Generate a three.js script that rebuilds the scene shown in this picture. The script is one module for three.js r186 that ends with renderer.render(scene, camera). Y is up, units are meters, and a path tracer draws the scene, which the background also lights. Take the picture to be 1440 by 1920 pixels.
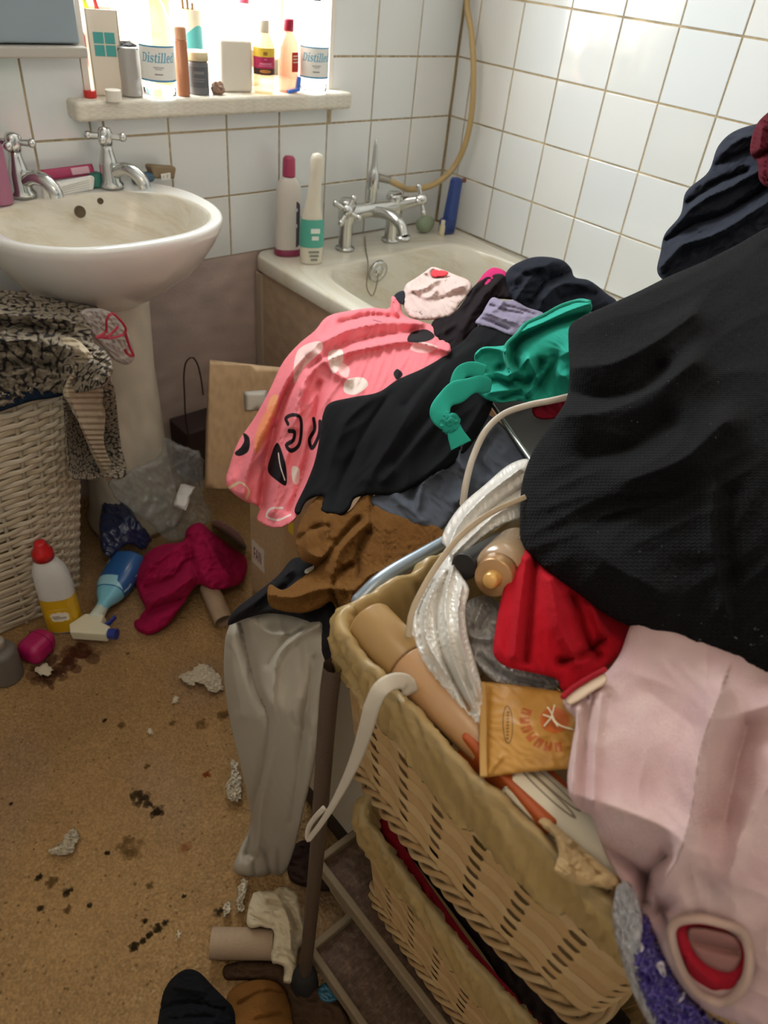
import * as THREE from 'three';
import { mergeGeometries, mergeVertices, toCreasedNormals } from 'three/addons/utils/BufferGeometryUtils.js';
import { RoundedBoxGeometry } from 'three/addons/geometries/RoundedBoxGeometry.js';
import { RectAreaLightUniformsLib } from 'three/addons/lights/RectAreaLightUniformsLib.js';
import { createNoise2D, createNoise3D } from 'simplex-noise';

// ---------------------------------------------------------------- camera, sky, lights, exposure
const scene = new THREE.Scene();
const renderer = new THREE.WebGLRenderer({ antialias: true });
renderer.toneMapping = THREE.LinearToneMapping;
renderer.toneMappingExposure = 0.69;
renderer.shadowMap.enabled = true;
const FPX = 1369.09, CAM = new THREE.Vector3(-1.7533, 1.2779, 1.6889);
const camera = new THREE.PerspectiveCamera(2 * Math.atan(960 / FPX) * 180 / Math.PI, 0.75, 0.02, 60);
camera.rotation.order = 'YXZ';
camera.position.copy(CAM);
camera.rotation.set(-0.6605, -0.78, 0.1161);
camera.focus = 0.95; camera.userData.fStop = 6.5;
camera.updateMatrixWorld(true);
scene.background = new THREE.Color(0.93, 0.97, 1.0);
scene.backgroundIntensity = 5.5;
RectAreaLightUniformsLib.init();
// daylight of the white sky entering through the window opening
const WIN = { x0: -1.083, x1: -0.445, y0: 0.93, y1: 2.05, z: -0.215 };
const day = new THREE.RectAreaLight(new THREE.Color(0.86, 0.945, 1.0), 22, WIN.x1 - WIN.x0 - 0.1, WIN.y1 - WIN.y0 - 0.12);
day.position.set((WIN.x0 + WIN.x1) / 2, (WIN.y0 + WIN.y1) / 2 + 0.03, WIN.z + 0.02);
day.lookAt((WIN.x0 + WIN.x1) / 2, (WIN.y0 + WIN.y1) / 2 + 0.03, 2);
day.castShadow = true; scene.add(day);

// ---------------------------------------------------------------- helpers
const V = (x, y, z) => new THREE.Vector3(x, y, z);
let seed = 7; const rnd = () => (seed = (seed * 1664525 + 1013904223) >>> 0) / 4294967296;
const rr = (a, b) => a + (b - a) * rnd();
const n2 = createNoise2D(rnd), n3 = createNoise3D(rnd);
const lerp = (a, b, t) => a + (b - a) * t, clamp = (x, a = 0, b = 1) => Math.min(b, Math.max(a, x));
const smooth = (a, b, x) => { const t = clamp((x - a) / (b - a)); return t * t * (3 - 2 * t); };
const Rm = camera.matrixWorld, eX = V().setFromMatrixColumn(Rm, 0), eY = V().setFromMatrixColumn(Rm, 1), eZ = V().setFromMatrixColumn(Rm, 2);
const dir = (u, v) => V().addScaledVector(eX, (u - 720) / FPX).addScaledVector(eY, -(v - 960) / FPX).addScaledVector(eZ, -1);
const at = (u, v, d) => CAM.clone().addScaledVector(dir(u, v), d);           // a survey point of the photograph at a given distance
const dOf = (u, v, ax, val) => { const r = dir(u, v); return (val - CAM[ax]) / r[ax]; };
const atY = (u, v, y) => at(u, v, dOf(u, v, 'y', y)), atX = (u, v, x) => at(u, v, dOf(u, v, 'x', x)), atZ = (u, v, z) => at(u, v, dOf(u, v, 'z', z));

const used = {};
const numbered = (n) => { const k = used[n] = (used[n] ?? -1) + 1; return k ? n + '_' + String(k).padStart(3, '0') : n; };
function mesh(name, geo, mat, parent) {
  const m = new THREE.Mesh(Array.isArray(geo) ? mergeGeometries(geo.map((g) => g.index ? g.toNonIndexed() : g)) : geo, mat);
  m.name = name; m.castShadow = m.receiveShadow = true;
  if (parent) parent.add(m);
  return m;
}
function tag(o, label, category, group) { o.name = numbered(o.name); o.userData.label = label; o.userData.category = category; if (group) o.userData.group = group; if (!o.parent) scene.add(o); return o; }
function thing(name, label, category, p = V(), group) { const g = new THREE.Group(); g.name = name; g.position.copy(p); return tag(g, label, category, group); }
function one(name, geo, mat, label, category, group) { return tag(mesh(name, geo, mat), label, category, group); }
function struct(name, geo, mat) { const m = mesh(name, geo, mat); m.userData.kind = 'structure'; m.userData.label = name.replace(/_/g, ' '); scene.add(m); return m; }
const bx = (x0, x1, y0, y1, z0, z1) => { const g = new THREE.BoxGeometry(x1 - x0, y1 - y0, z1 - z0); g.translate((x0 + x1) / 2, (y0 + y1) / 2, (z0 + z1) / 2); return g; };
const rbx = (w, h, d, r = 0.003, s = 2) => new RoundedBoxGeometry(w, h, d, s, r);
const lathe = (pts, seg = 32) => new THREE.LatheGeometry(pts.map(([r, y]) => new THREE.Vector2(Math.max(r, 1e-4), y)), seg);
// lathe whose corners are kept crisp by small chamfers
const curve = (pts, closed = false) => new THREE.CatmullRomCurve3(pts, closed, 'centripetal');
const tube = (pts, r, n = 48, seg = 8, closed = false) => new THREE.TubeGeometry(curve(pts, closed), n, r, seg, closed);
function capTube(pts, r, n = 48, seg = 10) { const c = curve(pts); const a = new THREE.SphereGeometry(r, seg, 6), b = a.clone(); const p = c.getPoint(0), q = c.getPoint(1); a.translate(p.x, p.y, p.z); b.translate(q.x, q.y, q.z); return mergeGeometries([tube(pts, r, n, seg), a, b]); }
function stick(a, b, r0, r1 = r0, seg = 16) { const d = b.clone().sub(a), g = new THREE.CylinderGeometry(r1, r0, d.length(), seg); g.translate(0, d.length() / 2, 0); g.applyQuaternion(new THREE.Quaternion().setFromUnitVectors(V(0, 1, 0), d.normalize())); g.translate(a.x, a.y, a.z); return g; }
function orient(o, a, b) { o.position.copy(a); o.quaternion.setFromUnitVectors(V(0, 1, 0), b.clone().sub(a).normalize()); return o; }

// ---- textures
function dataTex(w, h, f, srgb = true) {
  const d = new Uint8Array(w * h * 4);
  for (let j = 0; j < h; j++) for (let i = 0; i < w; i++) { const c = f(i / w, j / h, i, j), k = (j * w + i) * 4; for (let q = 0; q < 3; q++) d[k + q] = clamp(c[q] ?? c[0], 0, 255); d[k + 3] = 255; }
  const t = new THREE.DataTexture(d, w, h); t.wrapS = t.wrapT = THREE.RepeatWrapping; t.magFilter = THREE.LinearFilter; t.minFilter = THREE.LinearMipmapLinearFilter; t.generateMipmaps = true;
  if (srgb) t.colorSpace = THREE.SRGBColorSpace; t.needsUpdate = true; return t;
}
function canvasTex(w, h, draw) { const c = document.createElement('canvas'); c.width = w; c.height = h; draw(c.getContext('2d'), w, h); const t = new THREE.CanvasTexture(c); t.colorSpace = THREE.SRGBColorSpace; t.wrapS = t.wrapT = THREE.RepeatWrapping; return t; }
const rep = (t, m) => { const c = t.clone(); c.repeat.set(1 / m, 1 / m); c.needsUpdate = true; return c; };
const fract = (x) => x - Math.floor(x);
const tileNoise = (x, y, p) => { const a = x / p * 6.2832, b = y / p * 6.2832; return n3(Math.cos(a) * p / 6.28 + 9 * Math.sin(b), Math.sin(a) * p / 6.28, Math.cos(b) * p / 6.28 + Math.sin(b) * 2); };
const weaveT = dataTex(128, 128, (x, y) => [128 + 60 * Math.sin(x * 6.2832 * 16) * Math.sin(y * 6.2832 * 16) + 30 * (rnd() - 0.5)], false);
const knitT = dataTex(256, 256, (x, y) => { const c = fract(x * 12), s = Math.abs(c - 0.5) * 2, w = fract(y * 16 + s * 0.5); return [255 * clamp(0.25 + 0.55 * Math.sin(Math.PI * w) * (1 - 0.7 * s * s * s) + 0.25 * (rnd() - 0.5))]; }, false);
const fuzzT = dataTex(256, 256, () => [255 * rnd()], false);
const M = (c, o = {}) => new THREE.MeshPhysicalMaterial({ color: c, roughness: 0.6, ...o });
const cloth = (c, o = {}) => M(c, { roughness: 0.95, bumpMap: rep(weaveT, 0.03), bumpScale: 0.0004, sheen: 0.25, sheenRoughness: 0.6, sheenColor: new THREE.Color(c), specularIntensity: 0.3, ...o });
const knit = (c, o = {}) => cloth(c, { bumpMap: rep(knitT, 0.05), bumpScale: 0.0022, ...o });
const mot = (base, amp, sc, w = 256) => { const C = new THREE.Color(base), r = C.getHex(); const R = r >> 16, G = (r >> 8) & 255, B = r & 255; return dataTex(w, w, (x, y) => { const n = 0.6 * n3(Math.cos(x * 6.2832) * sc, Math.sin(x * 6.2832) * sc, y * sc * 3) * Math.min(1, y * 8, (1 - y) * 8) + 0.4 * (rnd() - 0.5); const k = 1 + amp * n; return [R * k, G * k, B * k]; }); };
const chrome = M(0xcfcfcc, { metalness: 1, roughness: 0.16 });
const white = M(0xe9e6df, { roughness: 0.35, clearcoat: 0.3 });
const ceramic = M(0xeae7e0, { roughness: 0.12, clearcoat: 0.6, clearcoatRoughness: 0.08 });

// ---- garments: an outline and surveyed distances give a real, closed, thick body with traced folds
function tps(pts) {                                   // smooth surface through surveyed points, in 1 / distance
  const n = pts.length, N = n + 3, A = [], S = 500;
  const P = pts.map((p) => [p[0] / S, p[1] / S]), phi = (r2) => r2 > 1e-12 ? r2 * Math.log(r2) : 0;
  for (let i = 0; i < N; i++) {
    const row = new Array(N + 1).fill(0);
    if (i < n) { for (let j = 0; j < n; j++) row[j] = phi((P[i][0] - P[j][0]) ** 2 + (P[i][1] - P[j][1]) ** 2) + (i === j ? 0.002 : 0); row[n] = 1; row[n + 1] = P[i][0]; row[n + 2] = P[i][1]; row[N] = 1 / pts[i][2]; }
    else for (let j = 0; j < n; j++) row[j] = i === n ? 1 : P[j][i - n - 1];
    A.push(row);
  }
  for (let c = 0; c < N; c++) {
    let b = c; for (let i = c + 1; i < N; i++) if (Math.abs(A[i][c]) > Math.abs(A[b][c])) b = i;
    [A[c], A[b]] = [A[b], A[c]];
    for (let i = 0; i < N; i++) if (i !== c) { const f = A[i][c] / A[c][c]; if (f) for (let j = c; j <= N; j++) A[i][j] -= f * A[c][j]; }
  }
  const w = A.map((r, i) => r[N] / r[i]);
  return (u, v) => { const x = u / S, y = v / S; let s = w[n] + w[n + 1] * x + w[n + 2] * y; for (let j = 0; j < n; j++) s += w[j] * phi((x - P[j][0]) ** 2 + (y - P[j][1]) ** 2); return 1 / s; };
}
const ctl = (list) => tps(list.map(([u, v, k, val]) => [u, v, k === 'd' ? val : dOf(u, v, k, val)]));
function segDist(px, py, P, closed) {
  let best = 1e9, qx = 0, qy = 0, side = 1, L = P.length;
  for (let i = 0; i < (closed ? L : L - 1); i++) {
    const a = P[i], b = P[(i + 1) % L], dx = b[0] - a[0], dy = b[1] - a[1], l2 = dx * dx + dy * dy || 1e-9;
    const t = clamp(((px - a[0]) * dx + (py - a[1]) * dy) / l2), x = a[0] + t * dx, y = a[1] + t * dy, d = (px - x) ** 2 + (py - y) ** 2;
    if (d < best) { best = d; qx = x; qy = y; side = dx * (py - a[1]) - dy * (px - a[0]) > 0 ? 1 : -1; }
  }
  return [Math.sqrt(best), qx, qy, side];
}
const inside = (x, y, P) => { let c = false; for (let i = 0, j = P.length - 1; i < P.length; j = i++) { const [xi, yi] = P[i], [xj, yj] = P[j]; if ((yi > y) !== (yj > y) && x < (xj - xi) * (y - yi) / (yj - yi) + xi) c = !c; } return c; };
function smoothLoop(pts, k = 6, jag = 0) {
  const c = new THREE.CatmullRomCurve3(pts.map(([x, y]) => V(x, y, 0)), true, 'centripetal');
  return c.getPoints(pts.length * k).slice(0, -1).map((p, i) => [p.x + jag * n2(i * 0.35, pts[0][0]), p.y + jag * n2(pts[0][1], i * 0.35)]);
}
const line = (pts) => pts.length < 3 ? pts : new THREE.CatmullRomCurve3(pts.map(([x, y]) => V(x, y, 0)), false, 'centripetal').getPoints(pts.length * 5).map((p) => [p.x, p.y]);
// o: out, field(u,v)->distance, lift, folds [[height m, width px, points, width on the other side px]], wr [[amp m, along px, across px, angle]], r rounding m, th thickness m, cell px
function relief(o) {
  const P = o.sharp ? o.out : smoothLoop(o.out, 6, o.jag || 0), c = (o.cell || 5) * (o.sharp ? 1 : 0.8), r = o.r ?? 0.012, th = o.th ?? 0.03, lift = o.lift || 0;
  const xs = P.map((p) => p[0]), ys = P.map((p) => p[1]), x0 = Math.min(...xs) - c, y0 = Math.min(...ys) - c, nx = Math.ceil((Math.max(...xs) - x0) / c) + 2, ny = Math.ceil((Math.max(...ys) - y0) / c) + 2;
  const folds = (o.folds || []).map(([a, w, p, w2]) => { const q = line(p); const m = 3 * Math.max(w, w2 || 0); return { a, w, w2: w2 || w, q, b: [Math.min(...q.map((t) => t[0])) - m, Math.max(...q.map((t) => t[0])) + m, Math.min(...q.map((t) => t[1])) - m, Math.max(...q.map((t) => t[1])) + m] }; });
  const wr = (o.wr || []).map(([a, l, w, ang]) => [a, l, w, Math.cos(ang), Math.sin(ang)]), sd0 = o.seed || P.length;
  const height = (u, v) => {
    let h = lift;
    for (const f of folds) { if (u < f.b[0] || u > f.b[1] || v < f.b[2] || v > f.b[3]) continue; const [d, , , s] = segDist(u, v, f.q); const w = s > 0 ? f.w : f.w2; h += f.a * (0.8 * Math.exp(-(d * d) / (w * w)) + 0.9 * Math.exp(-1.9 * d / w)); }
    for (const [a, l, w, cs, sn] of wr) { const x = (u * cs + v * sn) / l, y = (-u * sn + v * cs) / w, k = n2(x + sd0, y + 0.4 * n2(x * 0.7, y * 0.3 + sd0)); h += a * (0.55 - Math.abs(k)) * 1.4; }
    return h;
  };
  const idx = new Int32Array((nx + 1) * (ny + 1)).fill(-1), info = [];
  const ins = new Uint8Array((nx + 1) * (ny + 1));
  for (let j = 0; j <= ny; j++) for (let i = 0; i <= nx; i++) ins[j * (nx + 1) + i] = inside(x0 + i * c, y0 + j * c, P) ? 1 : 0;
  // metres along the cloth itself, for its weave and print
  const cj = ny >> 1, ci = nx >> 1, uvg = new Float32Array((nx + 1) * (ny + 1) * 2), base = [];
  for (let j = 0; j <= ny; j++) for (let i = 0; i <= nx; i++) { const u = x0 + i * c, v = y0 + j * c; base.push(at(u, v, o.field(u, v))); }
  const B = (i, j) => base[j * (nx + 1) + i], col = [0]; let acc = 0;
  for (let j = 1; j <= ny; j++) { acc += B(ci, j).distanceTo(B(ci, j - 1)); col.push(acc); }
  for (let j = 0; j <= ny; j++) { for (let s = 0, i = ci; i <= nx; i++) { if (i > ci) s += B(i, j).distanceTo(B(i - 1, j)); uvg[(j * (nx + 1) + i) * 2] = s; uvg[(j * (nx + 1) + i) * 2 + 1] = -col[j]; } for (let s = 0, i = ci - 1; i >= 0; i--) { s -= B(i, j).distanceTo(B(i + 1, j)); uvg[(j * (nx + 1) + i) * 2] = s; uvg[(j * (nx + 1) + i) * 2 + 1] = -col[j]; } }
  const uvAt = (u, v) => { const fx = clamp((u - x0) / c, 0, nx - 1e-3), fy = clamp((v - y0) / c, 0, ny - 1e-3), i = Math.floor(fx), j = Math.floor(fy), a = fx - i, b = fy - j, g = (ii, jj, k) => uvg[(jj * (nx + 1) + ii) * 2 + k]; return [0, 1].map((k) => lerp(lerp(g(i, j, k), g(i + 1, j, k), a), lerp(g(i, j + 1, k), g(i + 1, j + 1, k), a), b)); };
  const pos = [], uv = [], tri = [], back = [];
  const vert = (i, j) => {
    const k = j * (nx + 1) + i; if (idx[k] >= 0) return idx[k];
    let u = x0 + i * c, v = y0 + j * c; const [sd, qx, qy] = segDist(u, v, P, true); let edge = 0;
    if (!ins[k] || sd < c * 0.25) { u = qx; v = qy; edge = 1; }
    let d = o.field(u, v) - height(u, v); const em = edge ? 0 : sd * d / FPX;
    if (em < r) d += r * (1 - Math.sqrt(Math.max(0, 1 - (1 - em / r) ** 2)));
    const p = at(u, v, d), q = edge ? -1 : at(u, v, d + th * Math.sqrt(clamp(em / (th * 0.9))) + 0.0015);
    const n = pos.length / 3; pos.push(p.x, p.y, p.z); uv.push(...uvAt(u, v)); back.push(-1);
    if (!edge) { back[n] = pos.length / 3; pos.push(q.x, q.y, q.z); uv.push(...uvAt(u, v)); back.push(-1); }
    return idx[k] = n;
  };
  for (let j = 0; j < ny; j++) for (let i = 0; i < nx; i++) {
    const k = j * (nx + 1) + i; if (!(ins[k] + ins[k + 1] + ins[k + nx + 1] + ins[k + nx + 2])) continue;
    const a = vert(i, j), b = vert(i + 1, j), e = vert(i + 1, j + 1), d = vert(i, j + 1);
    for (const t of (i + j) % 2 ? [[a, d, b], [b, d, e]] : [[a, d, e], [a, e, b]]) { tri.push(...t); const f = t.map((q) => back[q] >= 0 ? back[q] : q); if (f[0] !== t[0] || f[1] !== t[1] || f[2] !== t[2]) tri.push(f[0], f[2], f[1]); }
  }
  const g = new THREE.BufferGeometry(); g.setAttribute('position', new THREE.Float32BufferAttribute(pos, 3)); g.setAttribute('uv', new THREE.Float32BufferAttribute(uv, 2)); g.setIndex(tri); g.computeVertexNormals();
  g.userData = { uvAt, surf: (u, v, e = 0) => at(u, v, o.field(u, v) - height(u, v) - e) };
  return g;
}
// a flat band with rounded edges swept along a path; side gives the band's width direction
function band(pts, w, t, face = null, n = 60) {
  const c = curve(pts), pos = [], tri = [], uv = [], K = 12, len = c.getLength();
  for (let i = 0; i <= n; i++) {
    const f = i / n, p = c.getPointAt(f), T = c.getTangentAt(f), F = (face || CAM.clone().sub(p)).clone(), S = T.clone().cross(F).normalize(), N = S.clone().cross(T).normalize();
    const ww = typeof w === 'function' ? w(f) : w;
    for (let k = 0; k < K; k++) { const a = k / K * 6.2832, x = Math.cos(a), y = Math.sin(a), sx = Math.sign(x) * Math.pow(Math.abs(x), 0.7) * ww / 2, sy = Math.sign(y) * Math.pow(Math.abs(y), 0.7) * t / 2; const q = p.clone().addScaledVector(S, sx).addScaledVector(N, sy); pos.push(q.x, q.y, q.z); uv.push(sx, f * len); }
  }
  for (let i = 0; i < n; i++) for (let k = 0; k < K; k++) { const a = i * K + k, b = i * K + (k + 1) % K; tri.push(a, b, a + K, b, b + K, a + K); }
  for (const [o, s] of [[0, 1], [n * K, -1]]) for (let k = 1; k < K - 1; k++) tri.push(o, o + (s > 0 ? k + 1 : k), o + (s > 0 ? k : k + 1));
  const g = new THREE.BufferGeometry(); g.setAttribute('position', new THREE.Float32BufferAttribute(pos, 3)); g.setAttribute('uv', new THREE.Float32BufferAttribute(uv, 2)); g.setIndex(tri); g.computeVertexNormals(); return g;
}
const garment = (name, label, cat, mat, o, group) => { const g = relief(o), m = one(name, g, mat, label, cat, group); return m; };

// ---------------------------------------------------------------- the room
const XL = -2.2, ZF = 2.5, YC = 2.35, RIM = 0.59;
const plaster = M(0xffffff, { map: rep(mot(0xc2ada3, 0.11, 2.2), 0.6), roughness: 0.85, bumpMap: rep(fuzzT, 0.4), bumpScale: 0.0006 });
const grout = M(0xffffff, { map: rep(mot(0xb9a684, 0.3, 2.5), 0.45), roughness: 0.9 });
const paint = M(0xe2e1dd, { roughness: 0.8 });
const trimPaint = M(0xffffff, { map: rep(mot(0xd9d2c2, 0.14, 2.0), 0.3), roughness: 0.45 });
// carpet: pile grain, worn grey-brown traffic patches and the dark spills, in metres of floor
const carpetT = dataTex(1024, 1024, (x, y) => {
  const wx = XL + x * 2.4, wz = (1 - y) * 2.6, n = 0.5 * n2(wx * 2.1, wz * 2.1) + 0.3 * n2(wx * 7, wz * 7) + 0.2 * n2(wx * 31, wz * 31), g = 1 + 0.09 * n + 0.24 * (rnd() - 0.5), q = smooth(0.05, 0.55, n2(wx * 3.1 + 5, wz * 2.3)) * 0.5;
  return [lerp(160, 152, q) * g, lerp(126, 123, q) * g, lerp(84, 94, q) * g];
});
const stainC = document.createElement('canvas'); stainC.width = stainC.height = 2048;
{
  const x = stainC.getContext('2d'), S = 2048 / 2.4, img = x.createImageData(1024, 1024), src = carpetT.image.data;
  for (let j = 0; j < 1024; j++) for (let i = 0; i < 1024; i++) for (let k = 0; k < 4; k++) img.data[(j * 1024 + i) * 4 + k] = src[((1023 - j) * 1024 + i) * 4 + k];
  const tmp = document.createElement('canvas'); tmp.width = tmp.height = 1024; tmp.getContext('2d').putImageData(img, 0, 0); x.drawImage(tmp, 0, 0, 2048, 2048);
  const blot = (u, v, r, col, a, k = 1) => { const p = atY(u, v, 0), cx = (p.x - XL) * S, cy = p.z * (2048 / 2.6); x.fillStyle = col; for (let i = 0; i < 26 * k; i++) { x.globalAlpha = a * rr(0.3, 1); const t = rr(0, 6.28), q = r * Math.pow(rnd(), 0.8) * S; x.beginPath(); x.ellipse(cx + Math.cos(t) * q, cy + Math.sin(t) * q * 0.8, rr(0.1, 0.42) * r * S + 0.8, rr(0.08, 0.3) * r * S + 0.8, rr(0, 3), 0, 6.3); x.fill(); } };
  const dk = '#2a1f12', md = '#5d4526';
  for (const [u, v, r, c, a] of [[262, 1495, 0.016, dk, 0.6], [293, 1522, 0.013, dk, 0.85], [277, 1508, 0.008, dk, 0.5], [243, 1588, 0.024, md, 0.5], [201, 1600, 0.004, dk, 0.8], [73, 1645, 0.006, dk, 0.8], [96, 1655, 0.01, md, 0.6], [127, 1672, 0.008, dk, 0.7], [127, 1705, 0.007, md, 0.6], [76, 1703, 0.005, dk, 0.6], [168, 1698, 0.004, dk, 0.6], [252, 1777, 0.008, dk, 0.85], [268, 1764, 0.005, dk, 0.7], [280, 1753, 0.005, dk, 0.7], [296, 1740, 0.007, dk, 0.8], [310, 1731, 0.005, dk, 0.6], [272, 1727, 0.004, dk, 0.6], [196, 1351, 0.004, dk, 0.6], [228, 1360, 0.009, md, 0.5], [276, 1437, 0.005, md, 0.7], [323, 1356, 0.006, md, 0.5], [378, 1358, 0.012, md, 0.6], [420, 1340, 0.014, md, 0.6], [388, 1452, 0.007, '#6e3418', 0.9], [347, 1587, 0.014, '#7a4a2c', 0.25], [282, 1660, 0.006, md, 0.5], [20, 1507, 0.003, dk, 0.7], [130, 1240, 0.05, '#3b2014', 0.55], [90, 1262, 0.045, '#3b2014', 0.5], [145, 1225, 0.03, '#4a2517', 0.5], [410, 1710, 0.008, dk, 0.6], [345, 1680, 0.003, dk, 0.7], [240, 1225, 0.004, md, 0.6]]) blot(u, v, r, c, a);
  for (let i = 0; i < 260; i++) { const u = rr(0, 460), v = rr(1230, 1900); blot(u, v, rr(0.001, 0.003), rnd() < 0.6 ? md : '#b39a72', 0.35, 0.3); }
  x.globalAlpha = 1;
}
const carpetMap = new THREE.CanvasTexture(stainC); carpetMap.colorSpace = THREE.SRGBColorSpace;
{
  const g = new THREE.BoxGeometry(2.6, 0.05, 3.0); g.translate(XL + 1.2, -0.025, 1.3);
  const p = g.attributes.position, uv = g.attributes.uv; for (let i = 0; i < p.count; i++) uv.setXY(i, (p.getX(i) - XL) / 2.4, 1 - p.getZ(i) / 2.6);
  const bump = fuzzT.clone(); bump.repeat.set(4, 4); bump.needsUpdate = true;
  struct('floor', g, M(0xffffff, { map: carpetMap, roughness: 1, specularIntensity: 0.1, bumpMap: bump, bumpScale: 0.004, sheen: 0.2 })).userData.label = 'worn tan carpet with dark spill stains';
}
struct('ceiling', bx(XL - 0.1, 0.1, YC, YC + 0.08, -0.25, ZF + 0.1), M(0xeceae6, { roughness: 0.9 }));
struct('wall_left', bx(XL - 0.1, XL, 0, YC, -0.25, ZF + 0.1), paint).userData.label = 'pale painted wall';
struct('wall_front', bx(XL, 0, 0, YC, ZF, ZF + 0.1), paint).userData.label = 'pale painted wall';
const wallBack = struct('wall_back', [bx(XL, WIN.x0, RIM, YC, -0.25, -0.0035), bx(WIN.x1, 0.0, RIM, YC, -0.25, -0.0035), bx(WIN.x0, WIN.x1, RIM, WIN.y0, -0.25, -0.0035), bx(WIN.x0, WIN.x1, WIN.y1, YC, -0.25, -0.0035)], grout);
wallBack.userData.label = 'white square tiled wall with window above basin';
mesh('plaster_panel', bx(XL, 0, 0, RIM, -0.25, -0.003), plaster, wallBack).userData.label = 'bare brown plaster below the tiles';
const wallRight = struct('wall_right', bx(0.0035, 0.1, 0, YC, -0.25, ZF + 0.1), grout); wallRight.userData.label = 'white square tiled wall above the bath';
// one glazed tile: pressed cushion edge
function tileGeo(w, h) { const s = new THREE.Shape(), a = w / 2 - 0.0032, b = h / 2 - 0.0032; s.moveTo(-a, -b); s.lineTo(a, -b); s.lineTo(a, b); s.lineTo(-a, b); s.closePath(); const g = new THREE.ExtrudeGeometry(s, { depth: 0.003, bevelEnabled: true, bevelThickness: 0.0016, bevelSize: 0.0011, bevelSegments: 2, steps: 1 }); return g; }
const glaze = [0xe6e8e7, 0xe3e6e6, 0xe8e8e5, 0xe2e3e0].map((c) => M(c, { roughness: 0.1, clearcoat: 0.5, clearcoatRoughness: 0.06 }));
const tg = {}, tileOf = (w, h) => tg[w.toFixed(3) + '_' + h.toFixed(3)] ??= tileGeo(w, h);
const place = (parent, w, h, x, y, z, ry) => { if (w < 0.012 || h < 0.012) return; const t = mesh('tile', tileOf(w, h), glaze[Math.floor(rnd() * 4)], parent); t.position.set(x, y, z); t.rotation.set(rr(-0.004, 0.004), ry + rr(-0.004, 0.004), 0, 'YXZ'); };
for (let r = 0; r < 12; r++) {
  const y0 = 0.59 + 0.15 * r, y1 = Math.min(y0 + 0.15, YC); if (y0 >= YC) break;
  for (let i = -1; i < 14; i++) {
    const x1 = Math.min(0, -(0.154 + 0.15 * i)), x0 = Math.max(XL, -(0.154 + 0.15 * (i + 1))); if (x1 <= x0) continue;
    const cut = x1 > WIN.x0 && x0 < WIN.x1 && y1 > WIN.y0 && y0 < WIN.y1;
    const boxes = !cut ? [[x0, x1, y0, y1]] : [[x0, Math.min(x1, WIN.x0), y0, y1], [Math.max(x0, WIN.x1), x1, y0, y1], [Math.max(x0, WIN.x0), Math.min(x1, WIN.x1), y0, Math.min(y1, WIN.y0)], [Math.max(x0, WIN.x0), Math.min(x1, WIN.x1), Math.max(y0, WIN.y1), y1]];
    for (const [a, b, c, d] of boxes) if (b > a && d > c) place(wallBack, b - a, d - c, (a + b) / 2, (c + d) / 2, -0.0055, 0);
  }
  for (let j = -2; j < 16; j++) { const z0 = Math.max(0.0, 0.209 + 0.15 * j), z1 = Math.min(ZF, 0.209 + 0.15 * (j + 1)); if (z1 > z0 + 0.01) place(wallRight, z1 - z0, y1 - y0, 0.0055, (y0 + y1) / 2, (z0 + z1) / 2, -Math.PI / 2); }
}
// window: painted reveal, wooden frame, obscured panes
{
  const w = new THREE.Group(); w.name = 'window_1'; w.userData = { kind: 'structure', label: 'white painted window with bright panes' }; scene.add(w);
  const cream = M(0xf1e3c6, { roughness: 0.5 }), z = WIN.z;
  mesh('reveal', [bx(WIN.x0 - 0.001, WIN.x0 + 0.012, WIN.y0 + 0.03, WIN.y1, -0.24, 0.001), bx(WIN.x1 - 0.012, WIN.x1 + 0.001, WIN.y0 + 0.03, WIN.y1, -0.24, 0.001), bx(WIN.x0, WIN.x1, WIN.y1 - 0.012, WIN.y1 + 0.001, -0.24, 0.001)], M(0xeadfd2, { roughness: 0.6 }), w);
  mesh('window_frame', [bx(WIN.x0 + 0.01, WIN.x0 + 0.06, WIN.y0 + 0.03, WIN.y1 - 0.012, z - 0.03, z + 0.012), bx(WIN.x1 - 0.06, WIN.x1 - 0.01, WIN.y0 + 0.03, WIN.y1 - 0.012, z - 0.03, z + 0.012), bx(WIN.x0 + 0.01, WIN.x1 - 0.01, WIN.y0 + 0.03, WIN.y0 + 0.075, z - 0.03, z + 0.012), bx(WIN.x0 + 0.01, WIN.x1 - 0.01, WIN.y1 - 0.06, WIN.y1 - 0.012, z - 0.03, z + 0.012)], cream, w);
  mesh('mullion', bx(-0.89, -0.85, WIN.y0 + 0.07, WIN.y1 - 0.05, z - 0.025, z + 0.008), cream, w);
  const glass = M(0xffffff, { transmission: 1, thickness: 0, roughness: 0.25 });
  mesh('pane', bx(WIN.x0 + 0.055, -0.885, WIN.y0 + 0.07, WIN.y1 - 0.05, z - 0.012, z - 0.008), glass, w);
  mesh('pane', bx(-0.855, WIN.x1 - 0.055, WIN.y0 + 0.07, WIN.y1 - 0.05, z - 0.012, z - 0.008), glass, w);
  const sg = rbx(0.715, 0.038, 0.27, 0.009, 3); sg.translate(-0.768, 0.949, -0.09);
  mesh('window_sill', sg, trimPaint, w).userData.label = 'chipped white painted sill';
}
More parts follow.
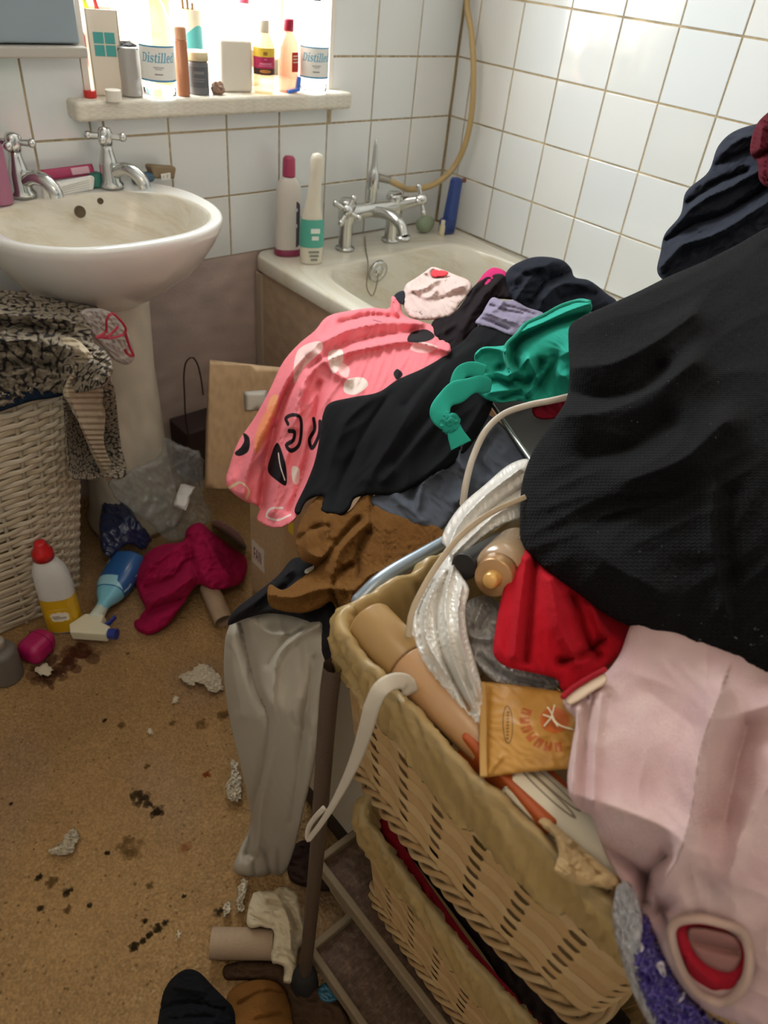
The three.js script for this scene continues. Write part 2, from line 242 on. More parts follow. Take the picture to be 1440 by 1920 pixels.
// ceiling lamp of the room, above and behind the photographer
{
  const t = thing('ceiling_lamp', 'round opal ceiling lamp with warm light', 'lamp', V(-1.7, YC, 1.7));
  mesh('rose', lathe([[0, 0], [0.06, 0], [0.06, -0.015], [0.02, -0.025], [0.015, -0.06], [0, -0.06]]), white, t);
  const sh = new THREE.SphereGeometry(0.13, 32, 20); sh.translate(0, -0.17, 0);
  mesh('shade', sh, M(0xfff0d8, { roughness: 0.5, emissive: 0xffd9a8, emissiveIntensity: 1.2 }), t);
  const l = new THREE.PointLight(new THREE.Color(1, 0.85, 0.68), 0.95, 0, 2); l.position.set(0, -0.17, 0); l.shadow.radius = 6; l.castShadow = true; l.name = 'lamp_light'; t.add(l);
}
// wall cabinet beside the window
{
  const p0 = atZ(0, 96, 0.045), t = thing('wall_cabinet', 'flat blue-grey cabinet on the wall left of window', 'cabinet', V(-1.36, 1.04, 0));
  const b = rbx(0.54, 0.6, 0.025, 0.004); b.translate(0, 0.325, 0.014); mesh('door', b, M(0x93a2aa, { roughness: 0.35, clearcoat: 0.3 }), t);
  const s = rbx(0.555, 0.02, 0.04, 0.005); s.translate(0, 0.012, 0.021); mesh('bottom_ledge', s, M(0xbab5ab, { roughness: 0.5 }), t);
}

// ---------------------------------------------------------------- bath
const loft = (rings, cap0 = false, cap1 = false) => {      // rings of equal count, joined in order
  const n = rings[0].length, pos = [], tri = [], uv = []; let L = 0;
  rings.forEach((r, j) => { if (j) L += rings[j][0].distanceTo(rings[j - 1][0]); let s = 0; r.forEach((p, i) => { if (i) s += p.distanceTo(r[i - 1]); pos.push(p.x, p.y, p.z); uv.push(s, L); }); });
  for (let j = 0; j < rings.length - 1; j++) for (let i = 0; i < n; i++) { const a = j * n + i, b = j * n + (i + 1) % n; tri.push(a, b, a + n, b, b + n, a + n); }
  const cap = (j, f) => { const c = rings[j].reduce((s, p) => s.add(p), V()).divideScalar(n), k = pos.length / 3; pos.push(c.x, c.y, c.z); uv.push(0, 0); for (let i = 0; i < n; i++) { const a = j * n + i, b = j * n + (i + 1) % n; f ? tri.push(k, a, b) : tri.push(k, b, a); } };
  if (cap0) cap(0, false); if (cap1) cap(rings.length - 1, true);
  const g = new THREE.BufferGeometry(); g.setAttribute('position', new THREE.Float32BufferAttribute(pos, 3)); g.setAttribute('uv', new THREE.Float32BufferAttribute(uv, 2)); g.setIndex(tri); g.computeVertexNormals(); return g;
};
const sring = (cx, y, cz, a, b, e = 2, n = 64, back = null) => Array.from({ length: n }, (_, i) => { const t = i / n * 6.28319, c = Math.cos(t), s = Math.sin(t); let z = cz + Math.sign(s) * Math.pow(Math.abs(s), 2 / e) * b; if (back !== null) z = Math.max(z, back); return V(cx + Math.sign(c) * Math.pow(Math.abs(c), 2 / e) * a, y, z); });
const flip = (g) => { const i = g.index.array; for (let k = 0; k < i.length; k += 3) [i[k + 1], i[k + 2]] = [i[k + 2], i[k + 1]]; g.computeVertexNormals(); return g; };
{
  const t = thing('bathtub', 'cream stained bathtub with brown side panel along tiled wall', 'bathtub', V(0, 0, 0));
  const cz = 0.85, R = (x0, x1, z0, z1, y, e) => sring((x0 + x1) / 2, y, (z0 + z1) / 2, (x1 - x0) / 2, (z1 - z0) / 2, e, 160);
  const X0 = -0.69, X1 = -0.002, Z0 = 0.002, Z1 = 1.7;
  const g = flip(loft([R(X0 + 0.008, X1, Z0, Z1, RIM - 0.045, 40), R(X0, X1, Z0, Z1, RIM - 0.04, 40), R(X0, X1, Z0, Z1, RIM - 0.008, 40), R(X0 + 0.008, X1, Z0, Z1, RIM, 40), R(X0 + 0.055, X1 - 0.05, Z0 + 0.165, Z1 - 0.08, RIM, 8), R(X0 + 0.065, X1 - 0.058, Z0 + 0.175, Z1 - 0.09, RIM - 0.008, 7), R(X0 + 0.075, X1 - 0.068, Z0 + 0.185, Z1 - 0.11, RIM - 0.05, 6), R(X0 + 0.11, X1 - 0.1, Z0 + 0.24, Z1 - 0.25, RIM - 0.33, 5), R(X0 + 0.15, X1 - 0.14, Z0 + 0.29, Z1 - 0.34, RIM - 0.395, 4.5), R(X0 + 0.22, X1 - 0.21, Z0 + 0.4, Z1 - 0.5, RIM - 0.405, 4)], false, false));
  const cap = flip(loft([R(X0 + 0.22, X1 - 0.21, Z0 + 0.4, Z1 - 0.5, RIM - 0.405, 4), R(-0.36, -0.34, 0.8, 0.82, RIM - 0.407, 2)]));
  const tubT = dataTex(512, 512, (x, y) => { const n = n2(x * 5, y * 5) * 0.5 + n2(x * 14, y * 14) * 0.3 + n2(x * 60, y * 60) * 0.25, q = smooth(-0.3, 0.9, n); return [lerp(228, 206, q * 0.6), lerp(222, 192, q * 0.6), lerp(206, 162, q * 0.6)]; });
  const enamel = M(0xffffff, { map: rep(tubT, 0.9), roughness: 0.2, clearcoat: 0.4 });
  mesh('tub', mergeGeometries([g, cap]), enamel, t);
  mesh('side_panel', bx(X0 + 0.012, X0 + 0.022, 0.01, RIM - 0.042, 0.03, 1.69), M(0xffffff, { map: rep(mot(0xc0a88e, 0.1, 2.6), 0.5), roughness: 0.6 }), t);
  const trim = rbx(0.014, RIM - 0.05, 0.03, 0.004); trim.translate(X0 + 0.012, (RIM - 0.05) / 2, 0.018); mesh('corner_trim', trim, M(0xb7a896, { roughness: 0.5 }), t);
  const ov = atZ(708, 508, 0.205), o = new THREE.Group(); 
  const og = mesh('overflow', lathe([[0, 0.012], [0.012, 0.012], [0.013, 0.006], [0.02, 0.006], [0.022, 0.01], [0.03, 0.008], [0.031, 0], [0, 0]]), chrome, t); og.position.set(ov.x, ov.y, ov.z - 0.002); og.rotation.x = Math.PI / 2 + 0.12;
  mesh('plug_chain', tube([[684, 445, 'y', RIM + 0.004], [686, 468, 'y', RIM + 0.003], [690, 500, 'z', 0.215], [688, 540, 'z', 0.235], [698, 555, 'z', 0.24], [707, 530, 'z', 0.23], [709, 512, 'z', 0.222]].map(([u, v, k, q]) => k === 'y' ? atY(u, v, q) : atZ(u, v, q)), 0.0016, 60, 6), M(0x8a7a62, { metalness: 0.7, roughness: 0.5 }), t);
}
// bath mixer tap and its hose
function crossHead(parent, p, axis, s = 1) {
  const g = mesh('cross_handle', (() => { const a = []; const hub = lathe([[0, 0], [0.011, 0], [0.013, 0.01], [0.012, 0.022], [0.009, 0.028], [0, 0.03]], 16); a.push(hub); for (let k = 0; k < 4; k++) { const c = new THREE.CylinderGeometry(0.0045, 0.006, 0.026, 10); c.rotateZ(Math.PI / 2); c.translate(0.016, 0.014, 0); const b = new THREE.SphereGeometry(0.0075, 12, 8); b.translate(0.03, 0.014, 0); c.rotateY(k * Math.PI / 2); b.rotateY(k * Math.PI / 2); a.push(c, b); } return a; })(), chrome, parent);
  g.position.copy(p); g.quaternion.setFromUnitVectors(V(0, 1, 0), axis.clone().normalize()); g.rotateY(0.5); g.scale.setScalar(s); return g;
}
{
  const t = thing('bath_mixer_tap', 'chrome bath mixer tap with cross handles on bath rim', 'tap', V(-0.36, RIM, 0.09));
  for (const x of [-0.085, 0.085]) { const p = mesh('pillar', lathe([[0, 0], [0.027, 0], [0.027, 0.006], [0.019, 0.01], [0.018, 0.07], [0.024, 0.085], [0.024, 0.125], [0.018, 0.135], [0, 0.135]], 24), chrome, t); p.position.x = x; }
  const body = new THREE.CapsuleGeometry(0.021, 0.17, 6, 20); body.rotateZ(Math.PI / 2); body.translate(0, 0.1, 0.004); mesh('body', body, chrome, t);
  mesh('spout', [tube([V(0, 0.095, 0.01), V(0.01, 0.1, 0.06), V(0.015, 0.085, 0.11), V(0.015, 0.06, 0.125)], 0.015, 24, 16), lathe([[0, 0], [0.02, 0], [0.02, 0.012], [0, 0.012]], 16).translate(0.015, 0.05, 0.126)], chrome, t);
  for (const s of [-1, 1]) { const a = V(s * 0.55, 0.35, 0.8).normalize(), p = V(s * 0.1, 0.105, 0.012); const sk = mesh('valve', stick(p, p.clone().addScaledVector(a, 0.05), 0.019, 0.014, 20), chrome, t); crossHead(t, p.clone().addScaledVector(a, 0.045), a, 1.15); }
  mesh('riser', lathe([[0, 0.1], [0.013, 0.1], [0.013, 0.15], [0.017, 0.155], [0.017, 0.19], [0.011, 0.2], [0.008, 0.215], [0.0055, 0.26], [0.003, 0.275], [0, 0.276]], 18), chrome, t);
  mesh('hose_nozzle', stick(V(0, 0.185, 0), V(0.05, 0.172, 0.012), 0.011, 0.009, 14), M(0x9b958a, { metalness: 0.8, roughness: 0.35 }), t);
  const hp = [V(-0.315, RIM + 0.174, 0.1), V(-0.27, RIM + 0.155, 0.105), atZ(765, 355, 0.085), atZ(815, 345, 0.08), atX(850, 315, -0.045), atX(872, 270, -0.03), atX(884, 215, -0.026), atX(888, 130, -0.026), atX(884, 60, -0.026), atX(876, 0, -0.026), V(-0.03, 1.5, 0.12), V(-0.04, 1.75, 0.1), V(-0.06, 1.9, 0.06)];
  one('shower_hose', [tube(hp, 0.0085, 160, 12)], M(0xb99c68, { roughness: 0.35, clearcoat: 0.3 }), 'long tan rubber shower hose curving up the tiled corner', 'hose');
}

// ---------------------------------------------------------------- basin, pedestal and their taps
const BX = -1.17, BY = 0.805;
{
  const t = thing('wash_basin', 'white oval ceramic basin with grimy bowl under window', 'basin', V(0, 0, 0)), bk = 0.001;
  const S = (y, a, b, cz, e) => sring(BX, y, cz, a, b, e, 96, bk);
  const dirt = dataTex(512, 512, (x, y) => { const n = n2(x * 5, y * 5) * 0.5 + n2(x * 16, y * 16) * 0.3 + n2(x * 60, y * 60) * 0.3, q = smooth(-0.4, 0.9, n); return [lerp(222, 208, q), lerp(214, 196, q), lerp(198, 172, q)]; });
  mesh('bowl', flip(loft([S(BY - 0.19, 0.085, 0.085, 0.15, 2), S(BY - 0.185, 0.1, 0.1, 0.16, 2), S(BY - 0.15, 0.155, 0.14, 0.17, 2.1), S(BY - 0.1, 0.195, 0.178, 0.19, 2.2), S(BY - 0.05, 0.222, 0.203, 0.2, 2.25), S(BY - 0.02, 0.234, 0.214, 0.202, 2.3), S(BY - 0.006, 0.238, 0.217, 0.202, 2.3), S(BY, 0.234, 0.213, 0.202, 2.3), S(BY + 0.003, 0.226, 0.205, 0.203, 2.3), S(BY - 0.001, 0.205, 0.158, 0.232, 2.4)])), ceramic, t);
  mesh('bowl_inside', flip(loft([S(BY - 0.001, 0.205, 0.158, 0.232, 2.4), S(BY - 0.006, 0.198, 0.15, 0.233, 2.4), S(BY - 0.03, 0.188, 0.14, 0.234, 2.4), S(BY - 0.08, 0.165, 0.118, 0.236, 2.3), S(BY - 0.12, 0.125, 0.085, 0.238, 2.1), S(BY - 0.137, 0.06, 0.045, 0.24, 2), S(BY - 0.14, 0.004, 0.004, 0.24, 2)])), M(0xffffff, { map: rep(dirt, 0.5), roughness: 0.25, clearcoat: 0.3 }), t).userData.label = 'cream stained inside of the bowl';
  const hole = (u, v, r) => { const p = atZ(u, v, 0.112); const h = mesh('overflow_hole', lathe([[0, 0.0005], [r * 0.75, 0.0005], [r * 0.8, 0.003], [r, 0.003], [r * 1.1, 0]], 20), M(0x5b4a35, { roughness: 0.5, metalness: 0.3 }), t); h.position.set(p.x, p.y, p.z); h.rotation.x = Math.PI / 2 - 0.3; };
  hole(150, 397, 0.011); hole(188, 377, 0.006);
  const p = thing('basin_pedestal', 'cream ceramic pedestal column under the basin', 'pedestal', V(BX, 0, 0.16));
  mesh('column', flip(loft([sring(0, 0, 0, 0.118, 0.105, 2.6), sring(0, 0.02, 0, 0.118, 0.105, 2.6), sring(0, 0.06, 0, 0.107, 0.097, 2.6), sring(0, 0.2, 0, 0.094, 0.088, 2.6), sring(0, 0.45, 0, 0.086, 0.08, 2.6), sring(0, 0.6, 0, 0.09, 0.084, 2.6), sring(0, 0.64, 0, 0.095, 0.09, 2.6)], true, true)), M(0xffffff, { map: rep(mot(0xd8cdba, 0.07, 2), 0.5), roughness: 0.3, clearcoat: 0.3 }), p);
}
function pillarTap(u, v, label, turn) {
  const p = atZ(u, v, 0.058), t = thing('basin_tap', label, 'tap', V(p.x, BY + 0.001, 0.058), 'basin taps'); t.rotation.y = turn;
  mesh('body', lathe([[0, 0], [0.026, 0], [0.026, 0.008], [0.021, 0.014], [0.02, 0.045], [0.017, 0.055], [0.012, 0.075], [0.011, 0.088], [0, 0.09]], 24), chrome, t);
  mesh('spout', [tube([V(0, 0.03, 0.01), V(0, 0.042, 0.035), V(0, 0.04, 0.062), V(0, 0.024, 0.082), V(0, 0.012, 0.085)], 0.0135, 24, 14)], chrome, t);
  crossHead(t, V(0, 0.084, 0), V(0, 1, 0), 1.15);
}
pillarTap(208, 340, 'chrome basin tap right of the white tube', 0.5);
pillarTap(42, 358, 'chrome basin tap beside the pink bottle', 0.5);

// ---------------------------------------------------------------- bottles and jars
const FACE = -0.42;                                      // labels are turned a little to the left, as they stand in the photograph
const clear = M(0xffffff, { transmission: 1, thickness: 0, roughness: 0.06 });
const milky = M(0xf3efe6, { transmission: 0.45, thickness: 0, roughness: 0.5 });
function sleeve(parent, r, y0, y1, tex, len, name = 'label', turn = FACE) { const g = new THREE.CylinderGeometry(r, r, y1 - y0, 40, 1, true, turn - len / 2, len); g.translate(0, (y0 + y1) / 2, 0); return mesh(name, g, M(0xffffff, { map: tex, roughness: 0.5, side: THREE.DoubleSide }), parent); }
function bottle(name, label, cat, p, prof, mat, cap, capMat, group) {
  const t = thing(name, label, cat, p, group); mesh('body', lathe(prof, 40), mat, t);
  if (cap) mesh('cap', lathe(cap, 28), capMat, t);
  return t;
}
// small print that the photograph leaves unreadable
const smallPrint = (x, c, l) => { x.fillStyle = c; for (const [a, b, w, t] of l) for (let i = 0; i < w; i += 9) x.fillRect(a + i, b + (i * 7 % 3), 6, t); };
const distT = canvasTex(512, 256, (x, w, h) => {
  x.fillStyle = '#f2f1ec'; x.fillRect(0, 0, w, h); x.fillStyle = '#3f93c4'; x.fillRect(0, 0, w, 12); x.fillRect(0, h - 14, w, 14);
  x.fillStyle = '#5aa9c6'; x.font = 'italic bold 92px serif'; x.textAlign = 'center'; x.fillText('Distilled', w / 2, 118); smallPrint(x, '#777', [[200, 148, 110, 8], [216, 162, 80, 6]]); smallPrint(x, '#444', [[210, 196, 90, 10]]);
});
const SILL = 0.968, sillAt = (u, v, z) => { const p = atY(u, v, SILL); if (z !== undefined) { const q = atZ(u, v, z); p.x = q.x; p.z = z; } p.y = SILL; return p; };
const waterProf = (H, r) => [[0, 0], [r * 0.92, 0], [r, 0.006], [r, H * 0.55], [r * 0.97, H * 0.62], [r * 0.62, H * 0.8], [r * 0.36, H * 0.88], [r * 0.34, H * 0.93], [0, H * 0.93]];
const capProf = (H, r) => [[0, H], [r, H], [r * 1.03, H * 0.995], [r * 1.03, H * 0.915], [0, H * 0.915]];
for (const [u, v, H, r, lb] of [[301, 184, 0.205, 0.036, 'tall clear distilled water bottle beside the grey can'], [586, 174, 0.205, 0.036, 'clear distilled water bottle at right end of the sill']]) {
  const t = bottle('water_bottle', lb, 'bottle', sillAt(u, v), waterProf(H, r), clear, capProf(H, r * 0.38), M(0x2b3138, { roughness: 0.4 }), 'distilled water bottles');
  sleeve(t, r + 0.0006, 0.035, 0.1, distT, 2.6);
  mesh('water', lathe([[0, 0.003], [r * 0.9, 0.003], [r * 0.95, 0.008], [r * 0.95, 0.022], [0, 0.022]], 32), M(0xffffff, { transmission: 1, ior: 1.33, thickness: 0.05, roughness: 0 }), t);
}
{ // toothbrush tin
  const p = sillAt(194, 180, -0.03), t = thing('toothbrush_holder', 'tall white tin printed with teal squares holding toothbrushes', 'holder', V(-1.022, SILL, -0.03)); t.rotation.y = -0.25;
  const w = 0.062, h = 0.152, k = 0.0025;
  mesh('tin', [bx(-w / 2, w / 2, 0, k, -w / 2, w / 2), bx(-w / 2, -w / 2 + k, 0, h, -w / 2, w / 2), bx(w / 2 - k, w / 2, 0, h, -w / 2, w / 2), bx(-w / 2, w / 2, 0, h, w / 2 - k, w / 2), bx(-w / 2, w / 2, 0, h, -w / 2, -w / 2 + k)], M(0xe8ddcb, { roughness: 0.4 }), t);
  for (const [a, b] of [[-0.011, 0.104], [0.011, 0.104], [-0.011, 0.082], [0.011, 0.082]]) mesh('teal_square', bx(a - 0.0098, a + 0.0098, b - 0.0098, b + 0.0098, w / 2, w / 2 + 0.0006), M(0x4fa7a2, { roughness: 0.4 }), t);
  const brush = (label, col, a, b) => { const s = thing('toothbrush', label, 'toothbrush', V(), 'toothbrushes in the tin'); const A = t.localToWorld(a.clone()), B2 = t.localToWorld(b.clone()); mesh('handle', [band([A, A.clone().lerp(B2, 0.5).add(V(0.004, 0, 0)), B2], (f) => lerp(0.013, 0.007, f), 0.007, V(0, 0, 1), 24)], M(col, { roughness: 0.3 }), s); const hd = rbx(0.011, 0.028, 0.011, 0.003); const m = mesh('bristles', hd, white, s); m.position.copy(B2); };
  t.updateMatrixWorld(true);
  brush('yellow-green toothbrush standing in the white tin', 0xc9d83a, V(-0.005, 0.004, 0.01), V(-0.035, 0.215, 0.005));
  brush('red toothbrush leaning in the white tin', 0xc93a3c, V(0.02, 0.004, -0.005), V(-0.008, 0.19, -0.015));
  brush('pink toothbrush leaning left in the white tin', 0xd97a86, V(-0.02, 0.004, -0.01), V(-0.06, 0.2, -0.005));
}
one('red_stopper', [lathe([[0, 0], [0.012, 0], [0.0125, 0.002], [0.0125, 0.012], [0.0115, 0.013], [0, 0.013]], 24).translate(-1.076, SILL, 0.005)], M(0xd8322c, { roughness: 0.4 }), 'small red cap at left end of the sill', 'cap');
{ const p = sillAt(214, 190); one('white_stopper', [lathe([[0, 0], [0.015, 0], [0.0158, 0.002], [0.0158, 0.02], [0.0148, 0.0215], [0, 0.0215]], 28).translate(p.x, p.y, p.z)], M(0xe6dfd2, { roughness: 0.5 }), 'small white cap on the sill front edge', 'cap'); }
{ // grey can
  const t = thing('tin_can', 'dented grey tin can with dark contents on the sill', 'can', sillAt(248, 180)), r = 0.0235;
  mesh('body', lathe([[0, 0.002], [r * 0.9, 0], [r, 0.004], [r * 0.97, 0.03], [r, 0.05], [r * 0.98, 0.07], [r, 0.088], [r * 0.94, 0.092], [r * 0.92, 0.088], [r * 0.92, 0.01], [0, 0.01]], 32), M(0xb9b7b3, { metalness: 0.55, roughness: 0.42 }), t);
  const lump = new THREE.IcosahedronGeometry(r * 0.85, 3), q = lump.attributes.position; for (let i = 0; i < q.count; i++) { const n = 1 + 0.35 * n3(q.getX(i) * 150, q.getY(i) * 150, q.getZ(i) * 150); q.setXYZ(i, q.getX(i) * n, q.getY(i) * n * 0.6 + 0.088, q.getZ(i) * n); } lump.computeVertexNormals(); mesh('contents', lump, M(0x4b4a4a, { roughness: 0.9 }), t);
}
{ const t = bottle('deodorant_can', 'slim terracotta spray can between the bottle and jar', 'can', sillAt(345, 180), [[0, 0], [0.0125, 0], [0.0138, 0.003], [0.0138, 0.104], [0.0138, 0.106], [0, 0.106]], M(0xb0724f, { roughness: 0.35, metalness: 0.2 }), [[0, 0.131], [0.011, 0.131], [0.0132, 0.128], [0.0135, 0.125], [0.0135, 0.107], [0.0135, 0.106], [0, 0.106]], M(0xc08a66, { roughness: 0.4 })); }
{ const t = bottle('cream_jar', 'dark grey label jar with cream lid on the sill', 'jar', sillAt(374, 176), [[0, 0], [0.021, 0], [0.0225, 0.003], [0.0225, 0.06], [0.02, 0.066], [0, 0.066]], M(0x6f7073, { roughness: 0.4 }), [[0, 0.085], [0.0225, 0.084], [0.0235, 0.081], [0.0235, 0.066], [0, 0.066]], M(0xe9dcb4, { roughness: 0.4 }));
  sleeve(t, 0.0231, 0.015, 0.055, canvasTex(256, 128, (x, w, h) => { x.fillStyle = '#595b60'; x.fillRect(0, 0, w, h); smallPrint(x, '#8d8c88', [[70, 26, 110, 18], [60, 70, 130, 6], [60, 84, 120, 6]]); }), 2.2); }
{ // cardboard tub with teal wave
  const t = thing('cardboard_tub', 'cream and teal cardboard tub with sticks behind the jar', 'tub', V(-0.792, SILL, -0.075));
  mesh('body', lathe([[0, 0.002], [0.024, 0], [0.0245, 0.003], [0.0245, 0.152], [0.0225, 0.152], [0.0225, 0.01], [0, 0.01]], 36), M(0xefe6cf, { roughness: 0.6 }), t);
  sleeve(t, 0.0249, 0.05, 0.135, canvasTex(256, 256, (x, w, h) => { x.fillStyle = '#efe6cf'; x.fillRect(0, 0, w, h); x.fillStyle = '#58b3b8'; x.beginPath(); x.moveTo(0, 60); for (let i = 0; i <= w; i += 8) x.lineTo(i, 60 + 26 * Math.sin(i / 38)); x.lineTo(w, h); x.lineTo(0, h); x.fill(); }), 3.2);
  for (let k = 0; k < 3; k++) mesh('stick', stick(V(-0.012 + k * 0.01, 0.012, 0), V(-0.016 + k * 0.012, 0.175 - k * 0.006, -0.004), 0.003, 0.003, 8), M(0x8d6a44, { roughness: 0.8 }), t);
}
{ // white box with round opening
  const t = thing('ceramic_box', 'white square ceramic box with round hole in its top', 'box', V(-0.716, SILL, -0.036)); t.rotation.y = -0.18;
  const b = rbx(0.078, 0.105, 0.078, 0.007, 3); b.translate(0, 0.0525, 0); mesh('body', b, M(0xe4ddcf, { roughness: 0.35, clearcoat: 0.3 }), t);
  mesh('opening', lathe([[0, 0.1012], [0.023, 0.1012], [0.0245, 0.1065], [0.028, 0.1075], [0.029, 0.1045]], 32), M(0xa99e90, { roughness: 0.6 }), t);
}
{ const p = sillAt(402, 170), g = new THREE.IcosahedronGeometry(0.014, 3), q = g.attributes.position; for (let i = 0; i < q.count; i++) { const n = 1 + 0.3 * n3(q.getX(i) * 90, q.getY(i) * 90, q.getZ(i) * 90 + 4); q.setXYZ(i, q.getX(i) * n, Math.max(-0.012, q.getY(i) * n), q.getZ(i) * n); } g.computeVertexNormals(); g.translate(-0.783, SILL + 0.012, 0.016); one('pebble', g, M(0x9a7a68, { roughness: 0.7 }), 'small pinkish pebble beside the white box', 'pebble'); }
{ const t = bottle('pump_bottle', 'white bottle with pink cap behind the yellow label bottle', 'bottle', V(-0.632, SILL, -0.11), [[0, 0], [0.034, 0], [0.036, 0.005], [0.036, 0.11], [0.031, 0.135], [0.016, 0.155], [0.012, 0.165], [0, 0.165]], milky, [[0, 0.195], [0.011, 0.195], [0.0135, 0.19], [0.0135, 0.165], [0, 0.165]], M(0xb8405e, { roughness: 0.4 })); sleeve(t, 0.0365, 0.04, 0.075, canvasTex(128, 64, (x, w, h) => { x.fillStyle = '#a68f74'; x.fillRect(0, 0, w, h); }), 3); }
{ const t = bottle('nail_polish_remover', 'small bottle with yellow and magenta label and white cap', 'bottle', sillAt(495, 174), [[0, 0], [0.022, 0], [0.0245, 0.004], [0.0245, 0.09], [0.021, 0.105], [0.0125, 0.118], [0.0105, 0.122], [0, 0.122]], M(0xf6ecd8, { transmission: 0.8, thickness: 0, roughness: 0.15 }), [[0, 0.147], [0.012, 0.146], [0.0125, 0.144], [0.0125, 0.121], [0, 0.121]], M(0xefe6d3, { roughness: 0.5 }));
  sleeve(t, 0.0251, 0.04, 0.093, canvasTex(256, 256, (x, w, h) => { x.fillStyle = '#e8c33f'; x.fillRect(0, 0, w, 84); x.fillStyle = '#b81f55'; x.fillRect(0, 84, w, 110); x.fillStyle = '#3a1a16'; x.fillRect(0, 194, w, 62); smallPrint(x, '#7a3018', [[112, 34, 34, 34]]); smallPrint(x, '#e59ab0', [[116, 100, 26, 12], [80, 140, 100, 18], [70, 166, 120, 8]]); x.fillStyle = '#c9873d'; x.beginPath(); x.ellipse(w / 2, 222, 50, 18, 0, 0, 7); x.fill(); }), 2.8); }
{ const t = bottle('mouthwash_bottle', 'pinkish clear bottle with red cap and red label', 'bottle', sillAt(540, 172), [[0, 0], [0.022, 0], [0.0242, 0.004], [0.0242, 0.09], [0.02, 0.108], [0.011, 0.122], [0.01, 0.126], [0, 0.126]], M(0xf3cdbb, { transmission: 0.75, thickness: 0, roughness: 0.12 }), [[0, 0.149], [0.011, 0.149], [0.0122, 0.146], [0.0122, 0.125], [0, 0.125]], M(0xa81a3a, { roughness: 0.35 }));
  sleeve(t, 0.0248, 0.045, 0.085, canvasTex(64, 128, (x, w, h) => { x.fillStyle = '#b8281f'; x.fillRect(0, 0, w, h); x.fillStyle = '#f2d9c4'; x.fillRect(8, 20, 48, 8); x.fillRect(8, 40, 36, 8); x.fillRect(8, 60, 44, 8); }), 1, 'label', 0.25); }
{ const p = sillAt(543, 172), t = thing('razor', 'small bright blue plastic razor head on the sill', 'razor', V(p.x + 0.004, SILL, p.z + 0.018)); mesh('head', [rbx(0.034, 0.008, 0.012, 0.002).rotateZ(0.15).translate(-0.006, 0.006, 0), rbx(0.011, 0.03, 0.008, 0.002).rotateZ(-0.18).translate(0.008, 0.02, 0)], M(0x3f78d8, { roughness: 0.4 }), t); }
{ const p = V(-0.845, SILL, -0.13); one('carton', [rbx(0.05, 0.185, 0.03, 0.002).translate(p.x, p.y + 0.0925, p.z)], M(0xe6d9a8, { roughness: 0.6 }), 'pale yellow carton standing behind the distilled water bottle', 'carton'); }

// things on the basin ledge
{ const p = atZ(2, 362, 0.085), t = bottle('soap_bottle', 'mauve pink bottle at left end of the basin', 'bottle', V(p.x - 0.006, BY + 0.001, 0.085), [[0, 0], [0.024, 0], [0.026, 0.004], [0.026, 0.1], [0.018, 0.12], [0.011, 0.125], [0, 0.125]], M(0xa5657f, { roughness: 0.35 }), [[0, 0.15], [0.011, 0.15], [0.012, 0.125], [0, 0.125]], M(0x8e5068, { roughness: 0.4 })); }
{
  const t = thing('toothpaste_tube', 'flattened white toothpaste tube lying between the taps', 'tube', atZ(126, 340, 0.07)); t.position.y = BY + 0.012; t.rotation.set(0.35, 0.12, 0.03);
  const g = rbx(0.115, 0.034, 0.014, 0.006, 3), q = g.attributes.position; for (let i = 0; i < q.count; i++) q.setZ(i, q.getZ(i) * (1 - 0.55 * (q.getX(i) / 0.115 + 0.5)) + 0.003 * n2(q.getX(i) * 60, q.getY(i) * 60)); g.computeVertexNormals(); mesh('body', g, M(0xffffff, { map: canvasTex(256, 64, (x, w, h) => { x.fillStyle = '#e9e6e2'; x.fillRect(0, 0, w, h); x.strokeStyle = '#9aa0a6'; x.lineWidth = 2; for (let i = 0; i < 5; i++) { x.beginPath(); x.moveTo(90, 12 + i * 10); x.lineTo(230, 12 + i * 10); x.stroke(); } }), roughness: 0.45 }), t);
}
{ const a = atZ(78, 322, 0.035), b = atZ(172, 304, 0.035); a.y = BY + 0.03; b.y = BY + 0.034; const t = thing('toothpaste_tube', 'pink and magenta tube lying against the tiles behind basin', 'tube', V()); mesh('body', band([a, a.clone().lerp(b, 0.5), b], (f) => 0.022, 0.012, V(0, 0.4, 1), 20), M(0xb33a63, { roughness: 0.35 }), t); mesh('panel', band([a.clone().lerp(b, 0.55).add(V(0, 0.002, 0.006)), a.clone().lerp(b, 0.72).add(V(0, 0.002, 0.006)), a.clone().lerp(b, 0.9).add(V(0, 0.002, 0.006))], 0.014, 0.002, V(0, 0.4, 1), 12), M(0xe0b3c0, { roughness: 0.4 }), t); }
{ const p = atZ(178, 328, 0.045); one('bottle_stopper', [lathe([[0, 0], [0.013, 0], [0.014, 0.003], [0.012, 0.026], [0.01, 0.028], [0, 0.028]], 20).translate(p.x, BY + 0.002, 0.045)], M(0x2f7468, { roughness: 0.4 }), 'small dark green cap beside the right basin tap', 'cap'); }
{ const p = atZ(266, 324, 0.05); one('soap_bar', [rbx(0.05, 0.02, 0.026, 0.008, 4).rotateY(0.2).translate(p.x, BY + 0.012, 0.052)], M(0x3d5a70, { roughness: 0.45 }), 'dark blue bar lying right of the basin tap', 'soap'); }
